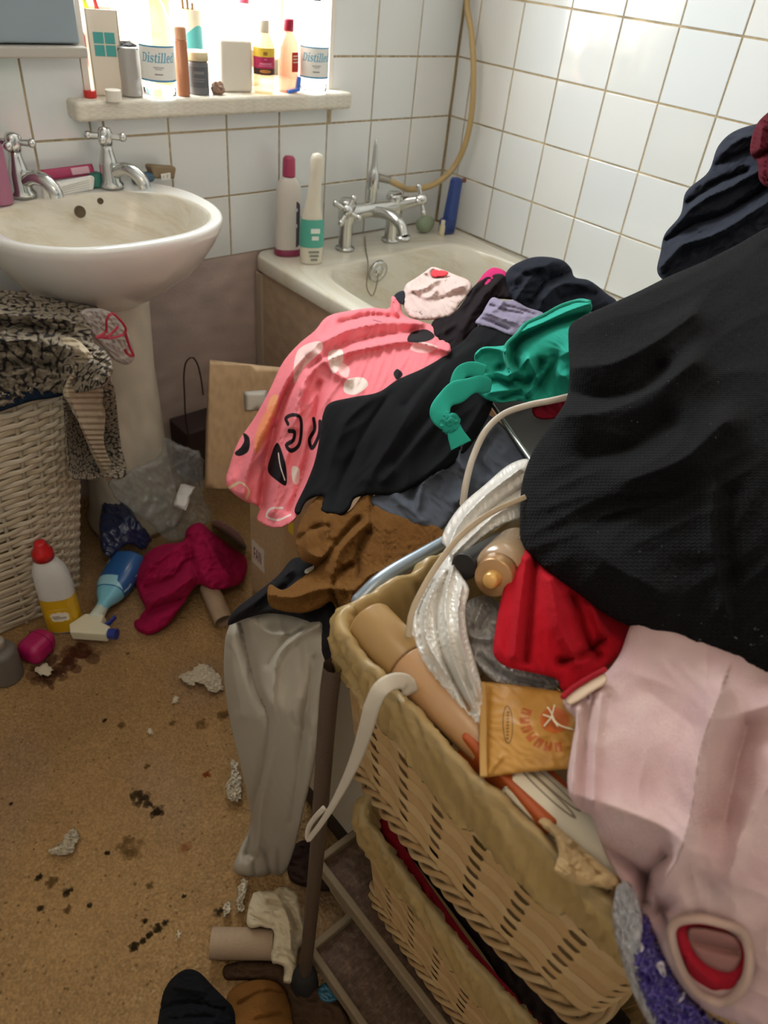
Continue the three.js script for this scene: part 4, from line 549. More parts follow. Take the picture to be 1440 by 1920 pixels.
// --- grey jogging bottoms hanging over the cupboard edge
{
  const f = ctl([[425, 1200, 'x', -1.375], [470, 1150, 'x', -1.365], [570, 1150, 'x', -1.345], [607, 1180, 'x', -1.365], [430, 1330, 'x', -1.4], [520, 1330, 'd', 0.935], [606, 1330, 'd', 0.9], [470, 1540, 'x', -1.425], [560, 1520, 'd', 1.02], [445, 1630, 'y', 0.03], [535, 1625, 'y', 0.04]]);
  garment('jogging_bottoms', 'pale grey jogging bottoms hanging down to the carpet', 'trousers', cloth(0xada291, { sheen: 0.4 }), { out: [[420, 1230], [424, 1190], [436, 1165], [465, 1150], [510, 1143], [570, 1150], [602, 1166], [610, 1205], [612, 1260], [604, 1340], [590, 1430], [568, 1525], [549, 1600], [530, 1640], [505, 1642], [478, 1646], [438, 1632], [447, 1598], [470, 1540], [452, 1440], [431, 1350], [421, 1280]], field: f, r: 0.014, th: 0.035, cell: 4,
    folds: [[-0.03, 13, [[452, 1170], [462, 1215], [480, 1290], [503, 1345], [496, 1430], [474, 1520], [466, 1600]], 9], [0.014, 20, [[432, 1190], [438, 1260], [452, 1340]]], [0.02, 22, [[600, 1172], [560, 1192], [522, 1230], [512, 1290], [508, 1345], [505, 1420], [490, 1500], [482, 1590]], 13], [-0.014, 9, [[566, 1176], [528, 1205], [503, 1245]]], [0.012, 14, [[478, 1168], [500, 1185], [530, 1190]]], [-0.01, 10, [[590, 1235], [575, 1330], [560, 1450], [548, 1540]]], [-0.008, 5, [[500, 1600], [508, 1640]]], [-0.007, 5, [[476, 1600], [478, 1642]]], [-0.006, 5, [[523, 1595], [524, 1636]]], [-0.006, 6, [[486, 1150], [478, 1190]]]], wr: [[0.003, 120, 40, 1.4]] });
}
// --- pink printed dress
{
  const out = [[735, 556], [748, 560], [757, 590], [790, 603], [820, 615], [846, 655], [830, 690], [770, 715], [700, 760], [640, 800], [610, 850], [590, 890], [570, 935], [549, 978], [515, 990], [482, 974], [486, 952], [455, 938], [424, 908], [431, 872], [447, 828], [476, 785], [505, 732], [530, 680], [560, 645], [590, 620], [613, 594], [660, 582], [700, 577], [730, 578]];
  const g = relief({ out, field: heap, lift: 0.018, r: 0.009, th: 0.03, cell: 4,
    folds: [[0.0232, 10, [[600, 640], [545, 700], [505, 780], [470, 860], [455, 925]], 18], [-0.0203, 8, [[575, 670], [535, 745], [505, 840], [490, 950]]], [0.0217, 13, [[840, 658], [770, 640], [700, 650], [640, 665], [590, 690], [560, 740], [550, 800]], 8], [-0.0203, 9, [[780, 622], [700, 632], [630, 655], [580, 690]]], [0.0174, 9, [[790, 606], [720, 605], [650, 620], [610, 640]]], [-0.0145, 7, [[745, 596], [690, 592], [640, 605]]], [0.0145, 9, [[600, 665], [630, 700], [655, 712]]], [-0.0188, 8, [[600, 720], [590, 790], [570, 880], [545, 960]]], [0.0174, 12, [[570, 730], [555, 800], [530, 880], [510, 960]]], [0.0174, 8, [[735, 560], [745, 590]]]], wr: [[0.007, 190, 26, 2.03], [0.0015, 40, 12, 2.0]] });
  const U = g.userData.uvAt, W = 0.95, px = (u, v) => { const [a, b] = U(u, v); return [(a / W + 0.5) * 1024, (-b / W) * 1024]; }, mpx = 1024 / W;
  const print = canvasTex(1024, 1024, (x) => {
    x.fillStyle = '#ee8088'; x.fillRect(0, 0, 1024, 1024);
    for (let i = 0; i < 5000; i++) { x.fillStyle = rnd() < 0.5 ? '#e9767f' : '#f28a90'; x.globalAlpha = 0.25; x.fillRect(rr(0, 1024), rr(0, 1024), 3, 3); } x.globalAlpha = 1;
    const path = (pts, close) => { x.beginPath(); const q = new THREE.CatmullRomCurve3(pts.map(([u, v]) => V(...px(u, v), 0)), !!close, 'centripetal').getPoints(40); q.forEach((p, i) => i ? x.lineTo(p.x, p.y) : x.moveTo(p.x, p.y)); if (close) x.closePath(); };
    const fill = (pts, c) => { path(pts, true); x.fillStyle = c; x.fill(); }, stroke = (pts, c, w, close) => { path(pts, close); x.strokeStyle = c; x.lineWidth = w; x.lineCap = 'round'; x.stroke(); };
    const cr = '#e9d3c8', bk = '#1d1719';
    fill([[617, 660], [640, 655], [638, 690], [625, 700]], cr); fill([[650, 712], [680, 708], [690, 722], [665, 740], [646, 735]], cr); fill([[560, 655], [600, 640], [605, 655], [570, 690], [552, 720]], '#f0c6c0'); fill([[520, 740], [515, 780], [500, 785], [508, 745]], '#f0a070'); fill([[500, 770], [512, 760], [500, 820], [480, 850], [478, 820]], '#ef9066');
    fill([[548, 875], [562, 880], [558, 908], [550, 905]], cr); fill([[640, 680], [655, 690], [650, 708], [636, 700]], '#f3b8b4'); fill([[780, 640], [820, 650], [800, 662], [770, 655]], '#f3b8b4');
    fill([[520, 830], [532, 858], [537, 880], [536, 910], [518, 900], [503, 885], [508, 855]], bk); stroke([[522, 850], [526, 875], [534, 900]], cr, 4);
    stroke([[540, 795], [536, 785], [548, 778], [562, 782], [565, 805], [560, 835], [545, 845], [537, 835], [550, 825], [552, 810], [542, 808]], bk, 9); stroke([[541, 832], [548, 828]], bk, 6); stroke([[600, 790], [598, 815], [585, 840], [580, 825], [590, 805], [588, 785]], bk, 9);
    fill([[456, 812], [467, 820], [466, 845], [448, 855], [440, 850], [452, 838], [458, 826]], bk); fill([[770, 625], [800, 618], [815, 630], [800, 640], [765, 640]], bk); fill([[738, 700], [745, 692], [755, 702], [745, 712]], bk);
    stroke([[430, 915], [452, 905], [466, 918], [462, 935]], '#e8c9a0', 5); stroke([[545, 965], [520, 975], [500, 968], [506, 955], [530, 952]], cr, 6); stroke([[700, 600], [715, 604]], '#6a4450', 3);
  });
  const map = print.clone(); map.needsUpdate = true; const uv = g.attributes.uv; for (let i = 0; i < uv.count; i++) uv.setXY(i, uv.getX(i) / W + 0.5, 1 + uv.getY(i) / W);
  one('pink_dress', g, M(0xffffff, { map, roughness: 0.9, sheen: 0.2, specularIntensity: 0.3 }), 'salmon pink dress printed with black leaves and pale ovals', 'dress');
}
// --- pieces on top of the heap
const A = (x, y) => [700 + x / 3.13, 480 + y / 3.13];
const AA = (...l) => l.map(([x, y]) => A(x, y));
{
  const g = relief({ out: AA([175, 240], [190, 170], [240, 135], [300, 95], [345, 65], [420, 85], [480, 110], [560, 145], [580, 185], [545, 240], [500, 300], [460, 350], [370, 372], [280, 375], [215, 360], [185, 320]), field: off(heap, 0.03), r: 0.02, th: 0.06, cell: 3.5,
    folds: [[0.012, 5, AA([230, 200], [300, 190], [360, 150], [420, 130])], [-0.016, 6, AA([240, 150], [235, 210], [270, 240])], [0.01, 5, AA([260, 210], [290, 240], [340, 235], [370, 200])], [-0.014, 8, AA([360, 110], [400, 130], [430, 110])], [0.012, 6, AA([300, 100], [345, 70], [420, 90])], [0.009, 6, AA([430, 220], [480, 190], [540, 170])], [-0.01, 7, AA([380, 260], [450, 230], [520, 220])], [-0.008, 5, AA([210, 230], [225, 300])]], wr: [[0.006, 40, 14, 0.8], [0.002, 14, 7, 0.3]] });
  const t = one('crumpled_shirt', g, cloth(0xd9bfb7, { sheen: 0.3 }), 'crumpled pale pink top on the heap by the bath', 'top');
  mesh('lining', relief({ out: AA([335, 108], [352, 80], [400, 82], [440, 98], [425, 116], [385, 122], [352, 124]), field: (u, v) => heap(u, v) - 0.037, r: 0.004, th: 0.012, cell: 3 }), cloth(0xe0454e), t).userData.label = 'coral red lining';
  mesh('collar', relief({ out: AA([120, 240], [140, 215], [180, 205], [178, 285], [150, 275]), field: off(heap, 0.028), r: 0.005, th: 0.02, cell: 3 }), cloth(0x25262c), t).userData.label = 'dark trim';
}
garment('magenta_vest', 'hot pink garment peeking out behind the black shirt', 'garment', cloth(0xc22a68), { out: AA([600, 180], [625, 135], [655, 98], [700, 68], [765, 84], [790, 115], [760, 170], [690, 190]), field: off(heap, 0.012), r: 0.012, th: 0.05, cell: 3.5, wr: [[0.005, 30, 12, 0.4]] });
garment('wine_shirt', 'very dark wine coloured shirt between pale pink top and lilac sleeve', 'shirt', cloth(0x170c0f, { sheen: 0.2 }), { out: AA([575, 195], [620, 150], [690, 112], [760, 108], [800, 170], [840, 250], [720, 255], [660, 300], [620, 395], [560, 480], [480, 555], [420, 545], [360, 480], [340, 400], [380, 360], [470, 335], [540, 250]), field: off(heap, 0.022), r: 0.012, th: 0.04, cell: 4, folds: [[0.012, 10, AA([760, 120], [680, 200], [600, 300], [520, 430])], [-0.01, 8, AA([700, 130], [620, 210], [540, 330])], [0.008, 7, AA([480, 400], [420, 440], [380, 460])]], wr: [[0.005, 60, 20, 2.3]] });
garment('navy_jumper', 'blue-black crumpled jumper on top of the heap against tiles', 'jumper', cloth(0x171a23, { sheen: 0.5, sheenColor: new THREE.Color(0x4a5270) }), { out: AA([768, 140], [795, 75], [880, 25], [960, 4], [1060, 10], [1120, 30], [1162, 75], [1180, 122], [1260, 140], [1320, 178], [1372, 222], [1425, 260], [1440, 300], [1300, 330], [1200, 320], [1100, 310], [1000, 345], [900, 310], [830, 265], [785, 215]), field: off(heap, 0.03), r: 0.022, th: 0.07, cell: 4,
  folds: [[-0.02, 9, AA([1160, 90], [1090, 120], [1010, 150], [960, 220], [930, 270])], [0.014, 9, AA([930, 110], [880, 190], [840, 250])], [0.016, 12, AA([1060, 30], [1000, 60], [900, 80], [830, 130])], [0.014, 9, AA([1250, 170], [1150, 160], [1060, 190], [1000, 250])], [-0.012, 7, AA([1300, 220], [1200, 220], [1100, 250])], [0.01, 7, AA([1010, 140], [960, 200], [930, 250])], [-0.012, 8, AA([840, 90], [900, 110], [960, 100])]], wr: [[0.006, 46, 18, 2.5]] });
garment('lilac_jersey', 'lilac-grey top with rolled sleeve beside the teal garment', 'top', cloth(0x8f869c, { sheen: 0.4 }), { out: AA([598, 392], [640, 335], [662, 292], [700, 243], [760, 260], [830, 262], [900, 300], [1000, 340], [920, 400], [850, 470], [780, 460], [700, 425], [640, 412]), field: off(heap, 0.042), r: 0.012, th: 0.04, cell: 3, folds: [[-0.009, 4, AA([690, 290], [780, 320], [880, 340])], [0.008, 5, AA([660, 330], [740, 360], [830, 390])], [-0.008, 4, AA([640, 370], [720, 400], [790, 430])], [0.008, 5, AA([760, 265], [740, 300], [700, 320])], [-0.007, 4, AA([770, 290], [850, 310], [950, 345])]], wr: [[0.003, 30, 9, 0.35]] });
garment('black_shirt', 'large black shirt spread across the middle of the heap', 'shirt', cloth(0x0e0e10, { sheen: 0.15, sheenColor: new THREE.Color(0x40404a) }), { out: [[842, 657], [868, 640], [890, 615], [905, 608], [930, 615], [960, 622], [1000, 620], [985, 650], [960, 670], [905, 690], [925, 750], [905, 800], [870, 850], [830, 885], [790, 905], [740, 928], [700, 928], [665, 935], [655, 955], [640, 966], [622, 964], [602, 958], [606, 930], [575, 940], [560, 965], [552, 960], [575, 905], [590, 865], [600, 815], [606, 775], [616, 757], [660, 745], [710, 735], [745, 712], [790, 692], [825, 672]], field: heap, lift: 0.034, r: 0.01, th: 0.03, cell: 4.5,
  folds: [[0.0072, 16, [[900, 640], [840, 680], [790, 740], [740, 820], [690, 900]]], [-0.0072, 12, [[880, 640], [820, 690], [760, 760]]], [0.0072, 13, [[880, 700], [840, 760], [780, 830], [720, 900]]], [-0.0072, 12, [[860, 720], [800, 790], [740, 870]]], [0.0060, 14, [[700, 740], [650, 790], [620, 870], [600, 930]]], [-0.0060, 10, [[730, 740], [690, 800], [650, 880], [625, 950]]], [0.0048, 9, [[905, 760], [860, 830], [800, 890]]]], wr: [[0.0025, 160, 40, 2.2]] });
garment('slate_shirt', 'slate grey-blue shirt below the black shirt', 'shirt', cloth(0x4d5058, { sheen: 0.4 }), { out: [[850, 842], [872, 800], [890, 782], [915, 778], [945, 800], [995, 862], [985, 885], [930, 900], [885, 935], [855, 962], [832, 990], [812, 1004], [780, 992], [730, 972], [692, 938], [735, 915], [795, 885], [830, 860]], field: heap, lift: 0.02, r: 0.01, th: 0.04, cell: 4.5, folds: [[0.012, 10, [[880, 800], [860, 860], [880, 900], [860, 940]]], [-0.012, 9, [[850, 850], [800, 880], [770, 930]]], [0.01, 9, [[830, 880], [790, 910], [785, 950]]], [-0.008, 8, [[930, 810], [900, 860], [915, 890]]], [0.009, 12, [[740, 930], [790, 975]]]], wr: [[0.004, 60, 22, 0.8]] });
garment('black_trousers', 'black trousers trailing left beneath the brown knit', 'trousers', cloth(0x1b191b, { sheen: 0.3 }), { out: [[427, 1172], [438, 1146], [478, 1114], [520, 1080], [552, 1046], [580, 1050], [640, 1080], [700, 1120], [655, 1150], [645, 1200], [652, 1240], [640, 1268], [620, 1252], [604, 1225], [600, 1180], [570, 1162], [505, 1150], [460, 1160]], field: ctl([[430, 1170, 'x', -1.385], [520, 1090, 'x', -1.33], [560, 1050, 'y', 0.55], [600, 1160, 'y', 0.62], [640, 1260, 'y', 0.6], [690, 1120, 'y', 0.645], [470, 1130, 'x', -1.365]]), r: 0.012, th: 0.035, cell: 4.5, folds: [[0.012, 9, [[440, 1155], [490, 1120], [545, 1070]]], [-0.008, 7, [[460, 1160], [505, 1125], [560, 1080]]], [0.01, 10, [[615, 1150], [618, 1200], [635, 1250]]]], wr: [[0.004, 60, 16, -0.7]] });
garment('brown_jumper', 'ginger brown fleecy jumper lying above the grey jogging bottoms', 'jumper', cloth(0x7c5122, { bumpMap: rep(fuzzT, 0.09), bumpScale: 0.003, sheen: 0.8, sheenColor: new THREE.Color(0xb98548) }), { out: [[596, 930], [613, 905], [622, 940], [650, 960], [680, 925], [692, 905], [708, 945], [760, 968], [820, 985], [840, 1010], [800, 1050], [755, 1100], [700, 1125], [668, 1145], [640, 1165], [622, 1128], [600, 1140], [570, 1149], [530, 1146], [506, 1136], [501, 1112], [506, 1096], [530, 1106], [562, 1085], [590, 1062], [566, 1050], [556, 1030], [555, 1002], [566, 972], [582, 946]], field: heap, lift: 0.026, r: 0.014, th: 0.04, cell: 4,
  folds: [[0.02, 14, [[575, 1000], [580, 1035], [605, 1045], [622, 1015], [610, 985]]], [-0.018, 8, [[560, 1010], [585, 992], [615, 988], [622, 1015]]], [-0.02, 8, [[672, 975], [640, 1010], [600, 1060], [560, 1090]]], [0.014, 12, [[690, 980], [640, 1030], [628, 1075], [640, 1120]]], [-0.016, 7, [[690, 1000], [672, 1040], [675, 1085]]], [0.016, 10, [[505, 1115], [550, 1120], [600, 1105], [660, 1105]]], [-0.016, 7, [[660, 1060], [632, 1080], [625, 1110], [640, 1145]]], [0.016, 12, [[740, 1065], [700, 1075], [670, 1100], [650, 1140]]], [-0.008, 6, [[700, 930], [695, 1000]]], [0.01, 18, [[720, 990], [720, 1050]]]], wr: [[0.004, 50, 20, 1.0], [0.0022, 9, 7, 0]] });
// --- metal tray and cable in the heap
{
  const a = atY(880, 700, 0.742), b = atY(1000, 872, 0.735), T = b.clone().sub(a).normalize(), S = V(-T.z, 0, T.x); if (S.x < 0) S.negate();
  const t = thing('metal_tray', 'dark grey metal tray with bright edge under the teal garment', 'tray', a.clone().lerp(b, 0.5)); t.quaternion.setFromRotationMatrix(new THREE.Matrix4().makeBasis(S, V(0, 1, 0).addScaledVector(T, -T.y).normalize(), T));
  const L = a.distanceTo(b) + 0.03; mesh('plate', rbx(0.24, 0.004, L, 0.0015).translate(0.12, -0.003, 0), M(0x55534f, { metalness: 0.5, roughness: 0.45, bumpMap: rep(fuzzT, 0.2), bumpScale: 0.0008 }), t); mesh('edge', stick(V(0, 0.001, -L / 2), V(0, 0.001, L / 2), 0.0035, 0.0035, 12), M(0xd5d3cd, { metalness: 0.9, roughness: 0.25 }), t);
}
{
  const pts = [[868, 945, 0.9], [874, 905, 0.9], [889, 852, 0.92], [912, 806, 0.93], [945, 776, 0.94], [990, 760, 0.94], [1040, 750, 0.93], [1100, 735, 0.93]].map(([u, v, d]) => at(u, v, d - 0.03)); one('white_cable', [capTube(pts, 0.0042, 80, 10)], M(0xcdbfae, { roughness: 0.4 }), 'cream cable arching in front of the metal tray', 'cable');
}
garment('red_cloth', 'dark red cloth peeking out behind the cable', 'garment', cloth(0x7c1220), { out: AA([930, 900], [1000, 850], [1110, 815], [1180, 830], [1150, 920], [1020, 960], [950, 945]), field: off(heap, 0.02), r: 0.01, th: 0.03, cell: 4, wr: [[0.004, 40, 14, 0.4]] });
// --- teal garment with its tied sash
{
  const teal = cloth(0x2fa690, { sheen: 0.4, sheenColor: new THREE.Color(0x55c4aa) });
  const g = relief({ out: AA([775, 520], [835, 455], [900, 385], [1000, 338], [1100, 283], [1200, 256], [1268, 262], [1285, 300], [1262, 345], [1230, 370], [1200, 420], [1200, 520], [1200, 700], [1160, 810], [1040, 850], [950, 866], [850, 850], [740, 860], [660, 840], [610, 790], [625, 720], [640, 690], [602, 640], [594, 580], [640, 536], [720, 530]), field: ctl([[888, 660, 'y', 0.80], [960, 600, 'y', 0.84], [1080, 570, 'y', 0.9], [1100, 650, 'y', 0.88], [1060, 740, 'y', 0.79], [900, 740, 'y', 0.775], [990, 660, 'y', 0.83]]), r: 0.008, th: 0.05, cell: 3,
    folds: [[0.022, 6, AA([1275, 275], [1150, 320], [1000, 390], [880, 440], [790, 500], [772, 590], [790, 660]), 16], [-0.03, 11, AA([1240, 340], [1100, 380], [960, 440], [850, 510], [820, 600], [850, 660])], [0.018, 7, AA([600, 580], [640, 545], [720, 545], [770, 560])], [-0.016, 8, AA([640, 690], [700, 680], [770, 640])], [0.02, 9, AA([800, 700], [860, 660], [910, 600], [930, 650], [960, 700])], [-0.02, 9, AA([830, 720], [900, 740], [960, 690], [990, 620])], [0.016, 6, AA([870, 835], [920, 790], [960, 715])], [-0.018, 8, AA([660, 740], [740, 730], [840, 770])], [0.012, 6, AA([640, 700], [720, 680], [790, 710])], [-0.024, 14, AA([980, 760], [1040, 680], [1080, 600])], [0.014, 12, AA([1150, 560], [1090, 600], [1090, 690], [1130, 710])], [0.012, 6, AA([690, 800], [780, 790], [860, 775])], [-0.014, 8, AA([760, 830], [850, 810], [900, 830])]], wr: [[0.002, 50, 20, 0.6]] });
  const t = one('teal_blouse', g, teal, 'bright teal top with knotted sash on the heap', 'blouse');
  const L = (x, y, d) => at(...A(x, y), d);
  const s = band([L(680, 760, 0.955), L(600, 755, 0.935), L(520, 785, 0.925), L(440, 830, 0.915), L(400, 880, 0.905), L(392, 930, 0.9), L(420, 975, 0.897), L(455, 1000, 0.893)], (f) => 0.018 + 0.008 * Math.sin(f * 3.1) + 0.003 * Math.sin(f * 17), 0.008, null, 60); mesh('sash', s, teal, t);
  mesh('sash_end', band([L(440, 975, 0.89), L(470, 1010, 0.886), L(490, 1060, 0.884), L(515, 1112, 0.884)], (f) => 0.013 + 0.014 * f, 0.006, null, 30), teal, t);
  mesh('hem', capTube(AA([1268, 268], [1200, 262], [1100, 292], [1000, 346], [900, 393], [838, 462], [782, 520], [772, 590], [792, 655]).map(([u, v]) => g.userData.surf(u, v, 0.003)), 0.0025, 90, 8), cloth(0x49b9a2), t).userData.label = 'pale stitched hem';
  mesh('sash_loop', band([L(475, 800, 0.93), L(490, 730, 0.935), L(520, 680, 0.94), L(580, 665, 0.945), L(650, 690, 0.945)], (f) => 0.014 + 0.008 * f, 0.006, null, 40), teal, t);
  const kn = new THREE.IcosahedronGeometry(0.012, 4), q = kn.attributes.position; for (let i = 0; i < q.count; i++) { const n = 1 + 0.3 * n3(q.getX(i) * 110, q.getY(i) * 110, q.getZ(i) * 110); q.setXYZ(i, q.getX(i) * n, q.getY(i) * n, q.getZ(i) * n); } kn.computeVertexNormals(); const m = mesh('knot', kn, teal, t); m.position.copy(L(450, 985, 0.888));
}

// ---------------------------------------------------------------- contents of the upper basket
const bagM = M(0xf4eee4, { roughness: 0.28, transmission: 0.15, thickness: 0, clearcoat: 0.4, clearcoatRoughness: 0.2 });
garment('plastic_carrier_bag', 'crinkled white plastic carrier bag in the upper basket', 'bag', bagM, { out: [[992, 862], [960, 868], [905, 912], [862, 950], [835, 990], [828, 1015], [838, 1030], [826, 1055], [795, 1105], [772, 1150], [764, 1188], [788, 1238], [830, 1292], [868, 1335], [906, 1368], [905, 1295], [893, 1245], [877, 1190], [873, 1140], [880, 1105], [866, 1080], [852, 1052], [880, 1030], [905, 1008], [940, 985], [985, 965], [1000, 910]], field: ctl([[985, 870, 'y', 0.83], [860, 960, 'y', 0.81], [990, 960, 'y', 0.815], [790, 1110, 'y', 0.805], [770, 1185, 'y', 0.79], [870, 1100, 'y', 0.835], [840, 1200, 'y', 0.825], [905, 1360, 'y', 0.79], [880, 1240, 'y', 0.815]]), r: 0.01, th: 0.04, cell: 3,
  folds: [[0.009, 4, [[850, 1060], [835, 1130], [845, 1220], [890, 1330]]], [-0.008, 4, [[838, 1075], [818, 1140], [830, 1230], [880, 1330]]], [0.009, 5, [[825, 1080], [800, 1140], [800, 1200], [840, 1270]]], [-0.007, 4, [[812, 1090], [785, 1150], [790, 1210]]], [0.008, 4, [[865, 1100], [858, 1160], [870, 1230], [895, 1310]]], [0.012, 6, [[975, 880], [910, 930], [860, 985], [840, 1030]]], [-0.01, 5, [[985, 910], [920, 955], [870, 1005]]], [0.008, 5, [[985, 935], [930, 965], [885, 1005], [850, 1040]]]], wr: [[0.0028, 220, 9, 1.35], [0.0015, 26, 12, 0.7]] });
one('bag_handle', [band([[766, 1195, 0.79], [772, 1150, 0.805], [795, 1100, 0.82], [830, 1045, 0.83], [868, 1000, 0.838], [920, 962, 0.845], [985, 932, 0.85]].map(([u, v, y]) => atY(u, v, y + 0.012)), 0.0055, 0.0025, null, 60)], M(0xb7a184, { roughness: 0.5 }), 'tan strap running along the white carrier bag', 'strap');
garment('grey_plastic_bag', 'small grey-white knotted plastic bag below the red jersey', 'bag', M(0xc9c5c0, { roughness: 0.3, clearcoat: 0.4, transmission: 0.2, thickness: 0 }), { out: [[872, 1135], [890, 1120], [915, 1118], [945, 1140], [960, 1200], [1000, 1240], [1050, 1270], [1040, 1292], [990, 1290], [930, 1280], [892, 1245], [875, 1190]], field: basketTop(0.798), r: 0.012, th: 0.05, cell: 3.5, folds: [[0.012, 5, [[890, 1170], [905, 1130]]], [0.01, 5, [[885, 1195], [920, 1200]]], [-0.008, 5, [[900, 1180], [920, 1150]]], [-0.008, 6, [[900, 1230], [950, 1265], [1020, 1285]]]], wr: [[0.004, 30, 9, 1.0]] });
{ const a = atY(868, 1064, 0.83), b = atY(975, 1000, 0.79), t = thing('black_tube', 'black tube end sticking out beside the carrier bag', 'tube', V()); orient(t, a, b); mesh('body', lathe([[0, 0.004], [0.0105, 0.004], [0.0118, 0], [0.0128, 0.002], [0.0128, 0.09], [0, 0.09]], 28), M(0x1d1816, { roughness: 0.4 }), t); }
{ const a = atY(918, 1092, 0.845), b = atY(975, 1030, 0.8), t = thing('copper_bottle', 'copper toned bottle with screw neck facing up', 'bottle', V()); orient(t, a, b); mesh('body', lathe([[0, 0.022], [0.016, 0.024], [0.0235, 0.032], [0.0255, 0.045], [0.0255, 0.11], [0, 0.11]], 36), M(0xa98a68, { roughness: 0.25, clearcoat: 0.5 }), t); mesh('collar', lathe([[0, 0.012], [0.0165, 0.012], [0.018, 0.016], [0.0185, 0.024], [0.02, 0.028], [0, 0.028]], 32), M(0xb1875a, { roughness: 0.3, metalness: 0.4 }), t); mesh('neck', lathe([[0, 0], [0.0055, 0], [0.0075, 0.004], [0.0085, 0.014], [0.012, 0.016], [0, 0.016]], 24), M(0xd9a860, { roughness: 0.25, metalness: 0.3 }), t); }
{ const a = atY(690, 1165, 0.772), b = atY(915, 1405, 0.77), t = thing('tan_cosmetic_tube', 'long tan cosmetic tube with printed marks along basket rim', 'tube', V()); orient(t, a, b); t.rotateY(1.9); const L = a.distanceTo(b); mesh('body', lathe([[0, 0.062], [0.0215, 0.062], [0.0222, 0.065], [0.021, L * 0.6], [0.016, L], [0, L]], 36), M(0xffffff, { map: canvasTex(512, 512, (x, w, h) => { x.fillStyle = '#b98c5e'; x.fillRect(0, 0, w, h); x.strokeStyle = '#5a3320'; x.lineWidth = 5; for (let k = 0; k < 4; k++) for (const [cx, cy] of [[60, 400], [85, 395], [110, 402]]) { x.beginPath(); x.arc(cx + k * 128, cy, 8, 0, 6.3); x.stroke(); x.beginPath(); x.moveTo(cx + k * 128, cy + 8); x.lineTo(cx + k * 128 - 6, cy + 28); x.stroke(); } x.lineWidth = 3; for (let k = 0; k < 4; k++) { x.beginPath(); x.moveTo(50 + k * 128, 330); x.bezierCurveTo(70 + k * 128, 310, 80 + k * 128, 345, 110 + k * 128, 322); x.stroke(); } }), roughness: 0.35, clearcoat: 0.3 }), t); mesh('cap', lathe([[0, 0], [0.0215, 0], [0.0232, 0.003], [0.0232, 0.061], [0, 0.061]], 36), M(0xa8834f, { roughness: 0.35 }), t); }
{ const a = atY(800, 1318, 0.758), b = atY(845, 1362, 0.755), t = thing('black_case', 'small black case between the tan tube and rim', 'case', V()); orient(t, a, b); mesh('case', rbx(0.03, a.distanceTo(b) + 0.01, 0.03, 0.006, 3).translate(0, 0.02, 0), M(0x17161a, { roughness: 0.45 }), t); }
{ const a = atY(862, 1385, 0.785), b = atY(1015, 1550, 0.785), m = a.clone().lerp(b, 0.5), t = thing('orange_box', 'long orange box lying along the basket rim', 'box', m.setY(0.758)); t.rotation.y = Math.atan2(b.x - a.x, b.z - a.z); mesh('box', rbx(0.04, 0.05, a.distanceTo(b) + 0.01, 0.004).translate(0.026, 0, 0), M(0xb4531f, { roughness: 0.4 }), t); }
